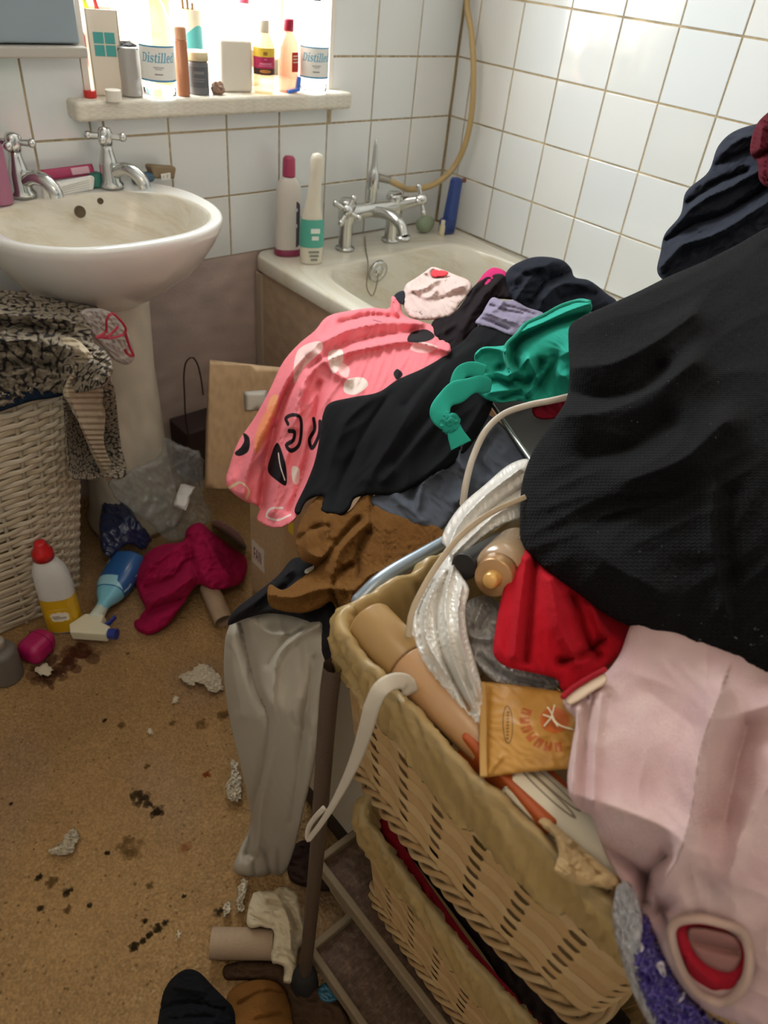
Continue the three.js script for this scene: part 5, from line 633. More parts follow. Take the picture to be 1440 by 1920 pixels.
{
  const f = ctl([[898, 1277, 'y', 0.795], [1070, 1300, 'y', 0.815], [1072, 1440, 'y', 0.805], [905, 1458, 'y', 0.785]]), g = relief({ out: [[898, 1277], [990, 1287], [1090, 1302], [1092, 1375], [1095, 1440], [985, 1448], [903, 1459], [905, 1370]], sharp: true, field: f, r: 0.004, th: 0.02, cell: 4, folds: [[0.008, 60, [[1000, 1360], [1010, 1380]]], [-0.003, 6, [[915, 1290], [912, 1450]]], [0.003, 5, [[940, 1420], [915, 1450]]]], wr: [[0.0015, 60, 25, 0.5]] });
  const U = g.userData.uvAt, W = 0.16, px = (u, v) => { const [a, b] = U(u, v); return [(a / W + 0.5) * 512, (-b / W) * 512]; };
  const map = canvasTex(512, 512, (x) => {
    x.fillStyle = '#c08a3c'; x.fillRect(0, 0, 512, 512); const c = px(1040, 1350), e = px(1068, 1350), R = Math.hypot(e[0] - c[0], e[1] - c[1]);
    x.fillStyle = '#cf6a26'; x.beginPath(); x.arc(c[0], c[1], R, 0, 7); x.fill(); x.fillStyle = '#b55c20';
    for (let k = 0; k < 7; k++) { const a = Math.PI * (1.1 - k * 0.105); x.save(); x.translate(c[0] + Math.cos(a) * R * 2.05, c[1] + Math.sin(a) * R * 2.05); x.rotate(a - Math.PI / 2); x.fillRect(-9, -14, 18, 26); x.fillStyle = '#c08a3c'; x.fillRect(-3, k % 2 ? -14 : -2, 5, 12); x.fillStyle = '#b55c20'; x.restore(); }
    const o = px(952, 1358); x.strokeStyle = '#6a4a20'; x.lineWidth = 2.5; x.beginPath(); x.ellipse(o[0], o[1], 12, 52, -0.05, 0, 7); x.stroke(); x.fillStyle = '#6a4a20'; for (let k = -4; k < 5; k++) x.fillRect(o[0] - 3, o[1] + k * 9, 6, 5);
  });
  const uv = g.attributes.uv; for (let i = 0; i < uv.count; i++) uv.setXY(i, uv.getX(i) / W + 0.5, 1 + uv.getY(i) / W);
  const t = one('mustard_sachet', g, M(0xffffff, { map, roughness: 0.5 }), 'mustard yellow sachet with orange sun print in the basket', 'sachet');
  mesh('crimped_seam', band([[905, 1280], [906, 1340], [906, 1400], [907, 1456]].map(([u, v]) => at(u, v, f(u, v) - 0.002)), 0.006, 0.002, null, 40), M(0xb98a44, { roughness: 0.5 }), t);
  const th = (a) => tube(a.map(([u, v]) => at(u, v, f(u, v) - 0.014)), 0.0007, 24, 5);
  for (const l of [[[1040, 1352], [1030, 1330], [1026, 1326]], [[1034, 1345], [1020, 1362]], [[1034, 1345], [1046, 1362]], [[1034, 1345], [1018, 1340]], [[1034, 1345], [1040, 1322]], [[1034, 1345], [1050, 1360], [1075, 1368]]]) mesh('thread', th(l.length < 3 ? [l[0], [(l[0][0] + l[1][0]) / 2, (l[0][1] + l[1][1]) / 2], l[1]] : l), M(0xe8d9b8), t);
}
{ const a = atY(965, 1462, 0.765), b = atY(1165, 1640, 0.765), t = thing('patterned_tube', 'off-white cosmetic tube with brown print under the sachet', 'tube', V()); orient(t, a, b); t.rotateY(2.4); const L = a.distanceTo(b); mesh('body', lathe([[0, 0], [0.02, 0], [0.0225, 0.004], [0.0225, L], [0, L]], 36), M(0xffffff, { map: canvasTex(512, 512, (x, w, h) => { x.fillStyle = '#e0d3b8'; x.fillRect(0, 0, w, h); for (let k = 0; k < 5; k++) { const o = k * 102; x.fillStyle = '#a0652c'; for (let i = 0; i < 7; i++) { x.beginPath(); x.arc(o + 40 + 16 * Math.cos(i * 2.4), 380 + 18 * Math.sin(i * 1.7), 7, 0, 7); x.fill(); } x.strokeStyle = '#8b7a62'; x.lineWidth = 5; x.beginPath(); x.ellipse(o + 50, 230, 12, 40, 0.1, 0, 7); x.stroke(); x.beginPath(); x.ellipse(o + 76, 225, 10, 36, 0.1, 0, 7); x.stroke(); x.beginPath(); x.moveTo(o + 50, 120); x.lineTo(o + 56, 60); x.stroke(); } }), roughness: 0.4 }), t); }
garment('cream_felt_mitt', 'cream felt mitt folded over the basket rim', 'mitt', cloth(0xd9b581, { bumpMap: rep(fuzzT, 0.05), bumpScale: 0.0015, sheen: 0.6 }), { out: [[1010, 1540], [1020, 1532], [1040, 1545], [1075, 1575], [1120, 1615], [1165, 1655], [1150, 1668], [1120, 1662], [1085, 1660], [1040, 1632], [1047, 1605], [1040, 1572], [1024, 1556]], field: ctl([[1015, 1540, 'y', 0.788], [1160, 1655, 'y', 0.795], [1040, 1630, 'y', 0.80], [1100, 1600, 'y', 0.793]]), r: 0.006, th: 0.02, cell: 3, jag: 1.2, folds: [[0.006, 10, [[1030, 1550], [1055, 1590], [1070, 1640]]], [-0.005, 10, [[1080, 1590], [1120, 1640]]]], wr: [[0.002, 30, 12, 0.7]] });
{ // white strap hooked over the rim
  const pts = [[770, 1298, 'y', 0.782], [762, 1280, 'y', 0.795], [740, 1277, 'y', 0.802], [716, 1290, 'x', -1.476], [700, 1318, 'x', -1.482], [688, 1360, 'x', -1.484], [672, 1410, 'x', -1.484], [648, 1465, 'x', -1.486], [618, 1520, 'x', -1.49], [590, 1560, 'x', -1.492], [577, 1573, 'x', -1.492], [578, 1555, 'x', -1.49], [592, 1532, 'x', -1.488], [608, 1515, 'x', -1.483]];
  one('strap_loop', [band(pts.map(([u, v, k, q]) => k === 'y' ? atY(u, v, q) : atX(u, v, q)), (f) => lerp(0.0135, 0.006, smooth(0.1, 0.7, f)), 0.004, null, 120)], M(0xc9bca8, { roughness: 0.5 }), 'white strap hooked over the upper basket rim', 'strap');
}
garment('red_jersey', 'bright red jersey garment tucked under the black knit', 'garment', cloth(0xbe1424, { bumpMap: rep(fuzzT, 0.06), bumpScale: 0.0008, sheen: 0.5, sheenColor: new THREE.Color(0xe04050) }), { out: [[972, 1032], [1000, 1010], [1100, 1060], [1200, 1140], [1190, 1200], [1150, 1240], [1120, 1270], [1090, 1290], [1070, 1302], [1052, 1292], [1045, 1275], [1000, 1262], [945, 1248], [926, 1228], [928, 1185], [940, 1120], [955, 1070]], field: ctl([[975, 1035, 'y', 0.845], [930, 1220, 'y', 0.832], [1060, 1295, 'y', 0.822], [1150, 1180, 'y', 0.835], [1050, 1150, 'y', 0.85]]), r: 0.01, th: 0.03, cell: 4, folds: [[0.01, 10, [[985, 1050], [975, 1130], [965, 1230]]], [-0.012, 7, [[1005, 1050], [995, 1140], [985, 1240]]], [0.012, 14, [[1030, 1090], [1050, 1180], [1080, 1240]]], [-0.014, 10, [[1075, 1120], [1100, 1200], [1120, 1230]]], [-0.012, 8, [[1050, 1240], [1090, 1230], [1130, 1200]]], [0.01, 9, [[1110, 1140], [1130, 1190]]]], wr: [[0.0014, 90, 40, 1.5]] });
// contents of the lower basket
garment('red_cloth', 'red cloth inside the lower basket', 'garment', cloth(0x8e1420), { out: [[708, 1510], [720, 1520], [760, 1590], [820, 1680], [900, 1790], [980, 1880], [1050, 1960], [980, 1960], [900, 1870], [820, 1760], [760, 1660], [718, 1570]], field: ctl([[700, 1500, 'y', 0.385], [900, 1790, 'y', 0.375], [1000, 1940, 'y', 0.37], [900, 1700, 'y', 0.385]]), r: 0.01, th: 0.04, cell: 5, wr: [[0.004, 80, 25, 0.9]] });
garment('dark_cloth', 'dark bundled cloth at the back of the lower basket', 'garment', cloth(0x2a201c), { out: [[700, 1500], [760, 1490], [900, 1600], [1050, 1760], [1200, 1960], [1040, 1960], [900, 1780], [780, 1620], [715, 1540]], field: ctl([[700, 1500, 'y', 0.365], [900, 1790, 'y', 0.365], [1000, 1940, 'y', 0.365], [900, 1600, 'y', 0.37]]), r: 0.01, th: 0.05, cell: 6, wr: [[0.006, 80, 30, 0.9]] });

// ---------------------------------------------------------------- clothes nearest the camera
garment('black_knit_jumper', 'large black knitted jumper over the trolley at right', 'jumper', knit(0x0f0f10, { sheen: 0.45, sheenColor: new THREE.Color(0x505052), sheenRoughness: 0.5 }), { out: [[1068, 612], [1085, 597], [1140, 572], [1200, 545], [1250, 520], [1320, 490], [1380, 460], [1460, 420], [1530, 430], [1540, 800], [1530, 1300], [1460, 1285], [1400, 1262], [1300, 1225], [1200, 1182], [1150, 1160], [1080, 1110], [1020, 1066], [979, 1020], [975, 960], [980, 900], [1000, 845], [1035, 792], [1062, 748], [1068, 690], [1066, 650]], field: ctl([[980, 950, 'y', 0.86], [1020, 1065, 'y', 0.865], [1200, 1180, 'y', 0.87], [1440, 1270, 'y', 0.89], [1250, 850, 'y', 0.955], [1070, 620, 'y', 0.94], [1150, 580, 'y', 0.98], [1300, 500, 'y', 1.02], [1440, 440, 'y', 1.06], [1440, 800, 'y', 1.0], [1100, 850, 'y', 0.91], [1530, 1000, 'y', 0.98]]), r: 0.026, th: 0.24, cell: 5,
  folds: [[-0.018, 22, [[1070, 735], [1130, 745], [1200, 730], [1240, 690]]], [0.014, 26, [[1075, 690], [1150, 680], [1230, 640], [1300, 590]]], [0.016, 30, [[1060, 780], [1140, 770], [1230, 730], [1300, 680]]], [-0.014, 28, [[1100, 860], [1180, 840], [1250, 790]]], [0.014, 30, [[1180, 900], [1280, 860], [1360, 790]]], [0.007, 22, [[1340, 920], [1335, 1000], [1345, 1080], [1365, 1160]], 8], [-0.007, 26, [[1370, 930], [1365, 1010], [1375, 1090]]], [-0.012, 40, [[1100, 980], [1200, 960], [1280, 930]]], [0.01, 50, [[1040, 950], [1120, 1040], [1240, 1110]]]], wr: [[0.004, 260, 90, -0.5], [0.0014, 8, 8, 0]] });
{
  const kn = scene.getObjectByName('black_knit_jumper'), S = kn.geometry.userData.surf, im = new THREE.InstancedMesh(new THREE.IcosahedronGeometry(1, 0), M(0x5f5d5b, { roughness: 1 }), 60), m4 = new THREE.Matrix4(), q4 = new THREE.Quaternion();
  for (let i = 0; i < 60; i++) { const v = rr(560, 1220), u = rr(1075 + Math.max(0, v - 1100) * 1.4, 1435); const p = S(u, Math.max(v, 640 - (u - 1070) * 0.42), 0.0004), s = rr(0.0002, 0.0006); im.setMatrixAt(i, m4.compose(p, q4.setFromEuler(new THREE.Euler(rr(0, 3), rr(0, 3), 0)), V(s, s * rr(0.4, 2.5), s))); }
  im.name = 'lint'; im.userData.kind = 'stuff'; im.castShadow = im.receiveShadow = true; kn.add(im);
}
garment('navy_sweatshirt', 'navy grey sweatshirt piled high against the tiles at right', 'sweatshirt', cloth(0x262933, { sheen: 0.6, sheenColor: new THREE.Color(0x6a728a) }), { out: [[1232, 508], [1238, 475], [1246, 440], [1276, 402], [1286, 360], [1328, 322], [1346, 275], [1370, 250], [1412, 234], [1500, 225], [1510, 480], [1400, 490], [1320, 520], [1260, 530], [1240, 522]], field: ctl([[1240, 510, 'd', 1.02], [1290, 380, 'd', 1.03], [1400, 245, 'd', 1.05], [1480, 300, 'd', 0.96], [1440, 420, 'd', 0.92], [1340, 480, 'd', 0.96]]), r: 0.022, th: 0.2, cell: 4, folds: [[0.02, 10, [[1240, 500], [1280, 460], [1340, 440], [1440, 380]]], [-0.02, 8, [[1250, 450], [1300, 420], [1360, 400], [1440, 350]]], [0.016, 8, [[1270, 420], [1310, 380], [1370, 350], [1440, 310]]], [-0.016, 7, [[1290, 380], [1340, 345], [1400, 320]]], [0.014, 10, [[1350, 290], [1390, 260], [1440, 250]]], [-0.014, 8, [[1345, 310], [1400, 285], [1450, 280]]]], wr: [[0.006, 60, 16, -0.6]] });
garment('maroon_towel', 'maroon towel at the right edge above navy sweatshirt', 'towel', cloth(0x6d1c2b, { bumpMap: rep(fuzzT, 0.05), bumpScale: 0.0015 }), { out: [[1436, 214], [1416, 238], [1407, 288], [1420, 305], [1424, 338], [1442, 352], [1500, 350], [1510, 205], [1460, 200]], field: ctl([[1410, 290, 'd', 0.93], [1440, 215, 'd', 0.95], [1500, 300, 'd', 0.88], [1440, 350, 'd', 0.9]]), r: 0.015, th: 0.09, cell: 3.5, folds: [[-0.012, 7, [[1410, 300], [1440, 285]]], [0.01, 8, [[1430, 240], [1425, 280]]]], wr: [[0.005, 30, 12, 0.8]] });
garment('purple_plastic_bag', 'purple and silver plastic bag hanging beside the pink fleece', 'bag', M(0xffffff, { map: rep(dataTex(256, 256, (x, y) => { const n = n2(x * 3, y * 3) + 0.35 * n2(x * 8, y * 8); return n > 0.6 ? [214, 208, 216] : n < -0.75 ? [110, 36, 84] : [66, 52, 128]; }), 0.12), roughness: 0.25, clearcoat: 0.8 }), { out: [[1190, 1700], [1215, 1715], [1240, 1770], [1280, 1850], [1330, 1900], [1420, 1960], [1330, 1990], [1260, 1960], [1205, 1870], [1185, 1790]], field: ctl([[1190, 1720, 'd', 0.478], [1300, 1880, 'd', 0.475], [1250, 1800, 'd', 0.477], [1350, 1960, 'd', 0.47]]), r: 0.008, th: 0.04, cell: 4, wr: [[0.006, 40, 12, 1.1], [0.003, 18, 9, 0.4]] });
garment('clear_plastic_sleeve', 'shiny clear plastic edge between basket and purple bag', 'bag', M(0xc9c6c8, { roughness: 0.15, clearcoat: 1, transmission: 0.4, thickness: 0 }), { out: [[1158, 1660], [1176, 1652], [1198, 1690], [1206, 1740], [1200, 1800], [1215, 1870], [1245, 1930], [1225, 1930], [1190, 1870], [1168, 1810], [1150, 1740], [1150, 1690]], field: ctl([[1165, 1665, 'd', 0.472], [1200, 1850, 'd', 0.466], [1155, 1740, 'd', 0.472], [1235, 1920, 'd', 0.46]]), r: 0.006, th: 0.02, cell: 3, wr: [[0.004, 50, 8, 1.3]] });
{
  const f = ctl([[1130, 1255, 'y', 0.85], [1200, 1190, 'y', 0.865], [1065, 1470, 'y', 0.842], [1090, 1515, 'y', 0.838], [1440, 1300, 'y', 0.885], [1250, 1400, 'y', 0.88], [1160, 1640, 'y', 0.82], [1240, 1780, 'y', 0.79], [1320, 1890, 'y', 0.76], [1440, 1600, 'y', 0.86], [1440, 1900, 'y', 0.79], [1530, 1600, 'y', 0.86]]);
  const g = relief({ out: [[1200, 1150], [1160, 1230], [1134, 1262], [1095, 1282], [1056, 1308], [1062, 1330], [1078, 1348], [1072, 1400], [1064, 1470], [1078, 1512], [1108, 1530], [1130, 1590], [1160, 1645], [1200, 1712], [1226, 1752], [1262, 1830], [1310, 1885], [1380, 1918], [1460, 1940], [1540, 1940], [1550, 1250], [1400, 1215], [1300, 1180]], field: f, r: 0.012, th: 0.05, cell: 4.5,
    folds: [[0.008, 13, [[1086, 1330], [1080, 1400], [1070, 1500]], 10], [-0.006, 10, [[1104, 1310], [1098, 1400], [1094, 1510]]], [0.006, 14, [[1128, 1300], [1116, 1400], [1112, 1520]]], [-0.022, 46, [[1060, 1560], [1140, 1590], [1210, 1640], [1240, 1700]], 20], [0.012, 46, [[1080, 1490], [1170, 1520], [1260, 1560], [1300, 1600]]], [0.018, 34, [[1350, 1300], [1315, 1400], [1295, 1530], [1270, 1610], [1225, 1680]], 20], [-0.016, 40, [[1400, 1360], [1380, 1440], [1360, 1540]]], [0.012, 40, [[1500, 1300], [1420, 1330], [1350, 1350]]], [0.014, 46, [[1460, 1450], [1400, 1540], [1370, 1640]]], [-0.016, 15, [[1250, 1605], [1216, 1640], [1208, 1690]], 11], [-0.016, 40, [[1310, 1760], [1350, 1800]]], [-0.01, 60, [[1220, 1300], [1300, 1360]]]], wr: [[0.002, 200, 90, 1.1]] });
  const fl = dataTex(256, 256, (x, y) => { const n = n2(x * 4, y * 4) * 0.6 + n2(x * 11, y * 11) * 0.4; return [226 - 10 * n, 190 - 14 * n, 186 - 10 * n]; });
  const t = one('pink_fleece', g, M(0xffffff, { map: rep(fl, 0.3), roughness: 1, bumpMap: rep(fuzzT, 0.05), bumpScale: 0.0012, sheen: 0.5, sheenColor: new THREE.Color(0xf3d0d0), specularIntensity: 0.2 }), 'pale pink fleece garment draped over the basket at right', 'fleece');
  mesh('care_label', relief({ out: [[1056, 1306], [1090, 1284], [1132, 1260], [1138, 1278], [1110, 1298], [1080, 1318], [1066, 1322]], field: (u, v) => f(u, v) - 0.012, r: 0.003, th: 0.008, cell: 3 }), cloth(0xcdb39a), t).userData.label = 'woven cream label tape';
  mesh('label_edge', capTube([[1056, 1306], [1075, 1290], [1100, 1274], [1133, 1256]].map(([u, v]) => at(u, v, f(u, v) - 0.014)), 0.0022, 30, 8), cloth(0xc9303c), t).userData.label = 'red stitched edge';
  mesh('neck_lining', relief({ out: [[1268, 1738], [1300, 1728], [1345, 1738], [1385, 1752], [1398, 1790], [1390, 1835], [1355, 1868], [1318, 1858], [1285, 1815]], field: (u, v) => f(u, v) + 0.002, lift: 0, r: 0.002, th: 0.01, cell: 4, folds: [[-0.006, 16, [[1320, 1760], [1370, 1790]]], [0.004, 10, [[1290, 1800], [1340, 1845]]]] }), cloth(0xa11e2c), t).userData.label = 'red lining inside the neck opening';
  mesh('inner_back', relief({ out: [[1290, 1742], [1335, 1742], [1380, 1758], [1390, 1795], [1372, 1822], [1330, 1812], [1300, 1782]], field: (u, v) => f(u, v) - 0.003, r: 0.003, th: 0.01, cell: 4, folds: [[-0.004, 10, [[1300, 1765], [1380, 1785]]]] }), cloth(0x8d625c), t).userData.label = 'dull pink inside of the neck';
  mesh('cuff_rim', tube([[1262, 1735], [1300, 1722], [1350, 1730], [1392, 1748], [1405, 1790], [1396, 1842], [1356, 1878], [1314, 1866], [1278, 1818]].map(([u, v]) => at(u, v, f(u, v) - 0.004)), 0.003, 90, 8, true), cloth(0xdcb9a8), t);
}

// ---------------------------------------------------------------- clothes on the hamper, rags, paper and scraps on the floor
const leo = dataTex(512, 512, (x, y) => { const n = n2(x * 16, y * 16), m = n2(x * 34 + 7, y * 34), q = smooth(0.1, 0.3, Math.abs(n) - 0.25 * m), r = smooth(0.3, 0.7, m); return [lerp(58, lerp(150, 112, r), q), lerp(52, lerp(138, 98, r), q), lerp(50, lerp(120, 84, r), q)]; });
garment('leopard_throw', 'dark leopard print throw heaped on top of the hamper', 'throw', cloth(0xffffff, { map: rep(leo, 0.5) }), { out: [[-30, 545], [20, 545], [60, 552], [120, 562], [178, 572], [188, 590], [172, 612], [175, 640], [200, 660], [212, 690], [200, 720], [160, 735], [112, 738], [60, 748], [-30, 768]], field: ctl([[-10, 550, 'z', 0.3], [100, 560, 'z', 0.3], [180, 580, 'z', 0.33], [-10, 650, 'y', 0.68], [110, 650, 'y', 0.68], [200, 700, 'x', -1.36], [110, 735, 'z', 0.47], [-20, 765, 'z', 0.48]]), r: 0.02, th: 0.08, cell: 4, folds: [[-0.02, 10, [[0, 690], [60, 680], [110, 690]]], [0.02, 12, [[-20, 640], [60, 640], [130, 655], [165, 680]]], [-0.02, 10, [[0, 610], [70, 615], [130, 625]]], [0.02, 12, [[0, 590], [70, 595], [150, 600]]]], wr: [[0.016, 60, 20, 0.3], [0.008, 22, 12, 0.8]] });
garment('navy_cloth', 'navy and teal cloth under the leopard throw in the hamper', 'garment', cloth(0x1c2a3c), { out: [[-30, 738], [30, 722], [80, 714], [115, 712], [122, 738], [60, 752], [-30, 775]], field: ctl([[-20, 760, 'z', 0.47], [110, 735, 'z', 0.46], [50, 720, 'z', 0.45]]), r: 0.01, th: 0.06, cell: 4, wr: [[0.006, 40, 14, 0]] });
garment('cream_towel', 'cream ribbed towel hanging down the side of hamper', 'towel', cloth(0xb9a88f, { bumpMap: rep(dataTex(64, 64, (x, y) => [128 + 120 * Math.sin(y * 6.2832 * 4)], false), 0.05), bumpScale: 0.003 }), { out: [[98, 642], [130, 632], [160, 650], [185, 690], [196, 730], [198, 780], [195, 830], [205, 860], [216, 885], [205, 903], [190, 885], [172, 850], [155, 810], [135, 765], [118, 738], [126, 712], [140, 690], [128, 665]], field: ctl([[120, 640, 'y', 0.685], [160, 660, 'x', -1.37], [125, 735, 'z', 0.53], [195, 740, 'x', -1.315], [205, 895, 'x', -1.32], [150, 800, 'z', 0.525]]), r: 0.008, th: 0.012, cell: 3.5, folds: [[0.01, 7, [[120, 645], [155, 660], [180, 710], [190, 780]]], [-0.01, 7, [[132, 670], [150, 690], [140, 720]]], [0.01, 6, [[130, 745], [165, 825], [205, 895]]]], wr: [[0.003, 60, 16, 1.2]] });
garment('leopard_scarf', 'leopard print scarf hanging behind the cream towel', 'scarf', cloth(0xffffff, { map: rep(leo, 0.38) }), { out: [[186, 660], [205, 668], [206, 700], [215, 730], [222, 790], [228, 840], [238, 888], [225, 898], [200, 895], [160, 900], [132, 895], [125, 850], [120, 780], [119, 742], [150, 790], [185, 780], [194, 720]], field: ctl([[195, 670, 'x', -1.33], [215, 740, 'x', -1.305], [232, 890, 'x', -1.305], [122, 745, 'z', 0.512], [130, 890, 'z', 0.5], [170, 850, 'x', -1.335]]), r: 0.006, th: 0.012, cell: 3.5, wr: [[0.006, 70, 12, 1.4]] });
garment('drawstring_bag', 'white drawstring plastic bag with red ties against pedestal', 'bag', M(0xdcd2cc, { roughness: 0.35, transmission: 0.4, thickness: 0 }), { out: [[150, 585], [185, 578], [215, 590], [235, 615], [250, 650], [252, 672], [240, 684], [215, 676], [196, 655], [175, 632], [160, 610]], field: ctl([[160, 590, 'x', -1.3], [200, 585, 'x', -1.26], [245, 660, 'x', -1.215], [200, 655, 'x', -1.27]]), r: 0.008, th: 0.02, cell: 3, wr: [[0.006, 26, 9, 0.9]] });
{ const t = thing('red_drawstring', 'red plastic drawstring tied on the white bag', 'drawstring', V()), P = (l) => l.map(([u, v]) => atX(u, v, lerp(-1.31, -1.235, clamp((u - 178) / 70)))), m = M(0xb83248, { roughness: 0.4 }); mesh('loop', band(P([[180, 633], [198, 622], [200, 600], [208, 588], [225, 600], [236, 618], [232, 626], [205, 634], [190, 632]]), 0.0045, 0.0025, null, 50), m, t); mesh('tie', band(P([[182, 634], [205, 628], [222, 612]]), 0.0045, 0.0025, null, 24), m, t); mesh('tail', band(P([[234, 622], [243, 650], [250, 668], [240, 664], [234, 655]]), 0.005, 0.0025, null, 30), m, t); }
// clear bags by the pedestal
const film = M(0xf2f6f7, { transmission: 0.86, thickness: 0, roughness: 0.1, clearcoat: 1, clearcoatRoughness: 0.05 });
garment('clear_plastic_bag', 'clear crinkled plastic bag at the foot of the pedestal', 'bag', film, { out: [[205, 900], [250, 880], [300, 850], [305, 820], [340, 835], [376, 850], [384, 900], [384, 935], [398, 965], [360, 1005], [310, 1012], [285, 985], [250, 960], [215, 930]], field: ctl([[210, 910, 'z', 0.32], [306, 825, 'z', 0.3], [380, 860, 'z', 0.33], [395, 965, 'y', 0.06], [310, 1008, 'y', 0.05], [300, 920, 'y', 0.17]]), r: 0.015, th: 0.06, cell: 4, jag: 3, wr: [[0.012, 50, 16, 0.9], [0.007, 20, 11, 2]] });
{ const p = atY(341, 931, 0.19); ply([[322, 950], [340, 906], [366, 913], [348, 957]], ctl([[322, 950, 'y', 0.155], [340, 906, 'y', 0.18], [366, 913, 'y', 0.18], [348, 957, 'y', 0.155]]), 0.002, M(0xe4dfdb, { roughness: 0.6 }), 'label', scene.getObjectByName('clear_plastic_bag')).userData.label = 'white paper label'; }
garment('blue_plastic_bag', 'dark blue and clear plastic wrapping behind spray bottle', 'bag', M(0x2f3a63, { roughness: 0.2, clearcoat: 0.6, transmission: 0.3, thickness: 0 }), { out: [[196, 935], [215, 925], [240, 950], [265, 985], [285, 1010], [270, 1030], [240, 1020], [205, 1045], [190, 1030]], field: ctl([[200, 935, 'y', 0.12], [280, 1010, 'y', 0.06], [200, 1040, 'y', 0.07], [240, 980, 'y', 0.12]]), r: 0.01, th: 0.05, cell: 4, jag: 2, wr: [[0.01, 40, 14, 0.8]] });
garment('magenta_cloth', 'raspberry pink cloth bundled on the carpet', 'garment', cloth(0xa8194a, { sheen: 0.3 }), { out: [[254, 1082], [270, 1042], [300, 1022], [343, 1014], [352, 990], [374, 980], [398, 998], [440, 1030], [462, 1048], [455, 1090], [430, 1102], [400, 1106], [372, 1096], [345, 1130], [312, 1174], [276, 1191], [254, 1180], [252, 1165], [272, 1142], [262, 1118]], field: ctl([[260, 1085, 'y', 0.05], [350, 1000, 'y', 0.1], [450, 1060, 'y', 0.06], [280, 1185, 'y', 0.025], [330, 1080, 'y', 0.1], [400, 1040, 'y', 0.1]]), r: 0.03, th: 0.07, cell: 3.5, folds: [[0.02, 10, [[270, 1070], [310, 1040], [345, 1020]]], [-0.02, 8, [[275, 1100], [320, 1085], [355, 1050]]], [0.018, 10, [[280, 1130], [320, 1110], [360, 1085]]], [-0.018, 7, [[260, 1160], [300, 1140], [340, 1125]]], [-0.02, 9, [[352, 1010], [360, 1050], [370, 1090]]], [0.016, 10, [[380, 1000], [400, 1040], [430, 1080]]]], wr: [[0.008, 40, 16, -0.6]] });
garment('crumpled_wrapper', 'small pale crumpled wrapper beside the raspberry cloth', 'wrapper', M(0xa89686, { roughness: 0.5, transmission: 0.3, thickness: 0 }), { out: [[398, 975], [430, 985], [452, 1005], [462, 1030], [440, 1028], [415, 1010], [398, 995]], field: ctl([[400, 980, 'y', 0.08], [455, 1020, 'y', 0.08], [430, 1000, 'y', 0.1]]), r: 0.01, th: 0.03, cell: 3.5, wr: [[0.008, 24, 10, 0.4]] });
// floor in front of the trolley
garment('black_sock', 'black cloth bundle at the bottom edge of the carpet', 'garment', cloth(0x14161b, { bumpMap: rep(fuzzT, 0.06), bumpScale: 0.001 }), { out: [[300, 1890], [305, 1860], [325, 1832], [350, 1817], [372, 1822], [400, 1850], [440, 1890], [480, 1930], [480, 1990], [300, 1990]], field: ctl([[305, 1880, 'y', 0.03], [350, 1820, 'y', 0.05], [470, 1930, 'y', 0.04], [390, 1900, 'y', 0.11], [390, 1980, 'y', 0.14]]), r: 0.03, th: 0.06, cell: 4, folds: [[-0.008, 7, [[310, 1890], [360, 1880], [420, 1895]]], [0.008, 8, [[330, 1850], [380, 1860]]], [-0.006, 6, [[320, 1910], [400, 1905]]]], wr: [[0.004, 40, 14, 0.2]] });
garment('orange_slipper', 'fluffy orange-tan slipper toe beside the black bundle', 'slipper', cloth(0xb57a3c, { bumpMap: rep(fuzzT, 0.05), bumpScale: 0.003, sheen: 0.8 }), { out: [[425, 1872], [432, 1855], [455, 1842], [490, 1836], [525, 1845], [540, 1870], [548, 1905], [545, 1960], [440, 1960], [432, 1900]], field: ctl([[430, 1870, 'y', 0.03], [490, 1838, 'y', 0.035], [545, 1900, 'y', 0.03], [490, 1890, 'y', 0.085], [490, 1950, 'y', 0.09]]), r: 0.025, th: 0.05, cell: 3.5, folds: [[-0.006, 5, [[445, 1885], [490, 1860], [530, 1862]]], [0.006, 8, [[450, 1870], [500, 1850]]], [-0.006, 5, [[480, 1910], [530, 1900]]]], wr: [[0.003, 24, 12, 0.2]] });
const tissue = cloth(0xd8c7a6, { sheen: 0.1 }), paper = M(0xcdbfa6, { roughness: 0.9 });
garment('toilet_paper_heap', 'torn yellowish toilet paper beside the trolley leg', 'paper', tissue, { out: [[468, 1690], [480, 1672], [512, 1670], [530, 1662], [552, 1672], [562, 1700], [570, 1735], [575, 1752], [558, 1785], [555, 1840], [532, 1842], [530, 1810], [510, 1805], [512, 1745], [490, 1738], [465, 1738]], field: ctl([[470, 1690, 'y', 0.04], [540, 1668, 'y', 0.05], [572, 1750, 'y', 0.05], [545, 1838, 'y', 0.03], [520, 1720, 'y', 0.075]]), r: 0.01, th: 0.035, cell: 3.5, jag: 1.5, folds: [[-0.01, 6, [[505, 1690], [540, 1700], [560, 1740]]], [0.01, 8, [[520, 1680], [540, 1720], [545, 1780]]], [-0.008, 5, [[470, 1715], [510, 1735]]]], wr: [[0.005, 40, 14, 0.5]] });
const scrap = (label, out, y, mat = paper, wr = 0.004) => { const cx = out.reduce((s, p) => s + p[0], 0) / out.length, cy = out.reduce((s, p) => s + p[1], 0) / out.length; return garment('paper_scrap', label, 'scrap', mat, { out, field: ctl([[cx - 30, cy - 20, 'y', y], [cx + 30, cy - 20, 'y', y], [cx, cy + 30, 'y', y], [cx, cy, 'y', y + 0.006]]), r: 0.0012, th: 0.0015, cell: 2, jag: 4, wr: [[wr * 2, 16, 7, 0.7], [wr, 8, 5, 2]] }, 'paper scraps on the carpet'); };
scrap('cream paper scrap alone on the open carpet', [[92, 1597], [115, 1580], [125, 1562], [138, 1554], [147, 1568], [140, 1590], [130, 1602]], 0.006);
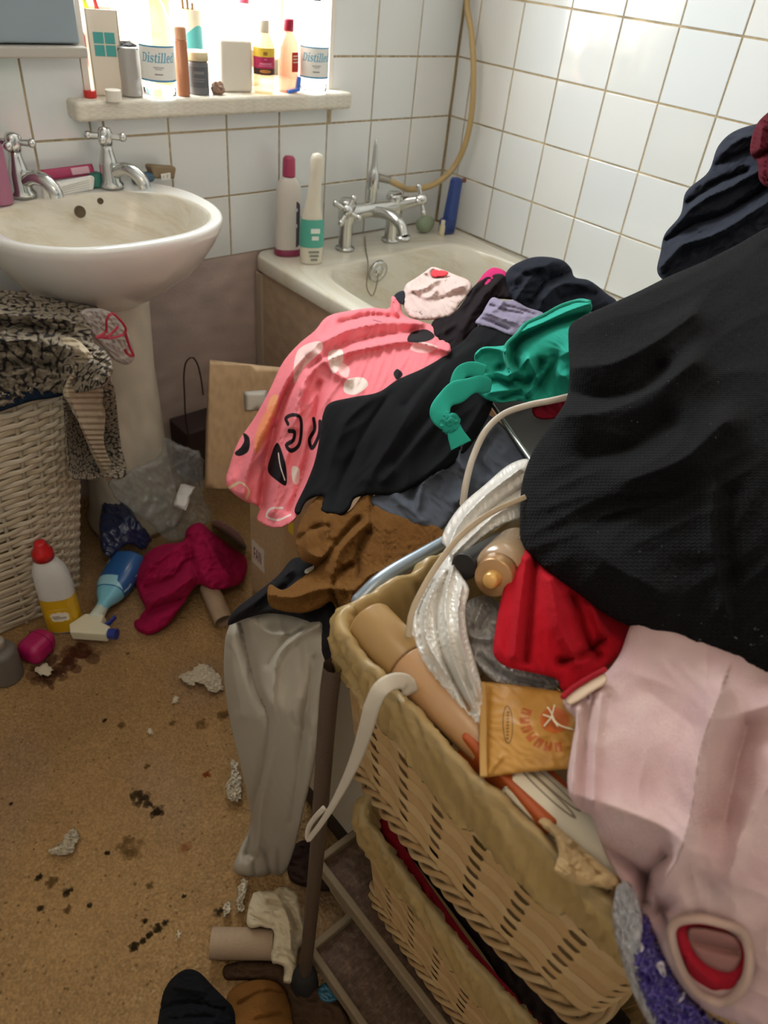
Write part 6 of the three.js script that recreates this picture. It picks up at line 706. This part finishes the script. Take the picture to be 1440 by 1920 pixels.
scrap('torn tissue on the carpet left of grey jogging bottoms', [[337, 1268], [355, 1258], [375, 1246], [395, 1250], [415, 1272], [418, 1292], [395, 1296], [375, 1280], [360, 1284], [345, 1280]], 0.01);
scrap('crumpled tissue strip tucked beside the jogging bottoms', [[425, 1480], [432, 1450], [436, 1425], [446, 1430], [450, 1455], [455, 1480], [450, 1500], [432, 1502]], 0.014);
scrap('tiny white paper flake below the torn tissue', [[321, 1316], [330, 1304], [335, 1308], [330, 1318]], 0.004, paper, 0.001);
scrap('tiny white flake near the dark diagonal stain', [[330, 1760], [334, 1746], [339, 1750], [336, 1760]], 0.004, paper, 0.001);
scrap('small white crumb in the middle of the carpet', [[277, 1372], [282, 1366], [288, 1372], [282, 1377]], 0.004, paper, 0.001);
scrap('white paper strip above the cardboard tube', [[444, 1690], [450, 1655], [458, 1645], [464, 1650], [458, 1690], [455, 1710], [446, 1708]], 0.012);
scrap('small white flakes near the cardboard tube end', [[418, 1712], [426, 1690], [434, 1690], [430, 1708], [422, 1722]], 0.008);
scrap('white shell-like chip beside the magenta tub', [[66, 1256], [82, 1244], [98, 1250], [96, 1262], [78, 1266]], 0.008, paper, 0.002);
garment('brown_cloth', 'dark brown cloth on the floor under the trolley', 'garment', cloth(0x4a3524), { out: [[420, 1812], [470, 1802], [530, 1808], [560, 1830], [600, 1850], [640, 1880], [660, 1960], [560, 1960], [530, 1850], [470, 1838], [422, 1836]], field: ctl([[430, 1820, 'y', 0.012], [540, 1830, 'y', 0.015], [640, 1940, 'y', 0.012], [600, 1880, 'y', 0.02]]), r: 0.01, th: 0.02, cell: 5, wr: [[0.006, 60, 20, 0.5]] });
garment('blue_wrapper', 'small teal blue wrapper under the trolley shelf', 'wrapper', M(0x2f5f72, { roughness: 0.4 }), { out: [[596, 1855], [610, 1842], [628, 1850], [634, 1872], [620, 1880], [602, 1876]], field: ctl([[600, 1860, 'y', 0.028], [630, 1870, 'y', 0.028], [615, 1845, 'y', 0.028]]), r: 0.004, th: 0.01, cell: 3, wr: [[0.003, 20, 9, 0.6]] });
garment('dark_rag', 'dark brown rag on the floor under the cupboard edge', 'garment', cloth(0x35241d), { out: [[540, 1600], [570, 1575], [610, 1600], [640, 1640], [620, 1670], [580, 1665], [545, 1650]], field: ctl([[550, 1610, 'y', 0.03], [630, 1650, 'y', 0.03], [590, 1590, 'y', 0.03]]), r: 0.012, th: 0.03, cell: 4, wr: [[0.006, 40, 16, 0.4]] });

renderer.render(scene, camera);
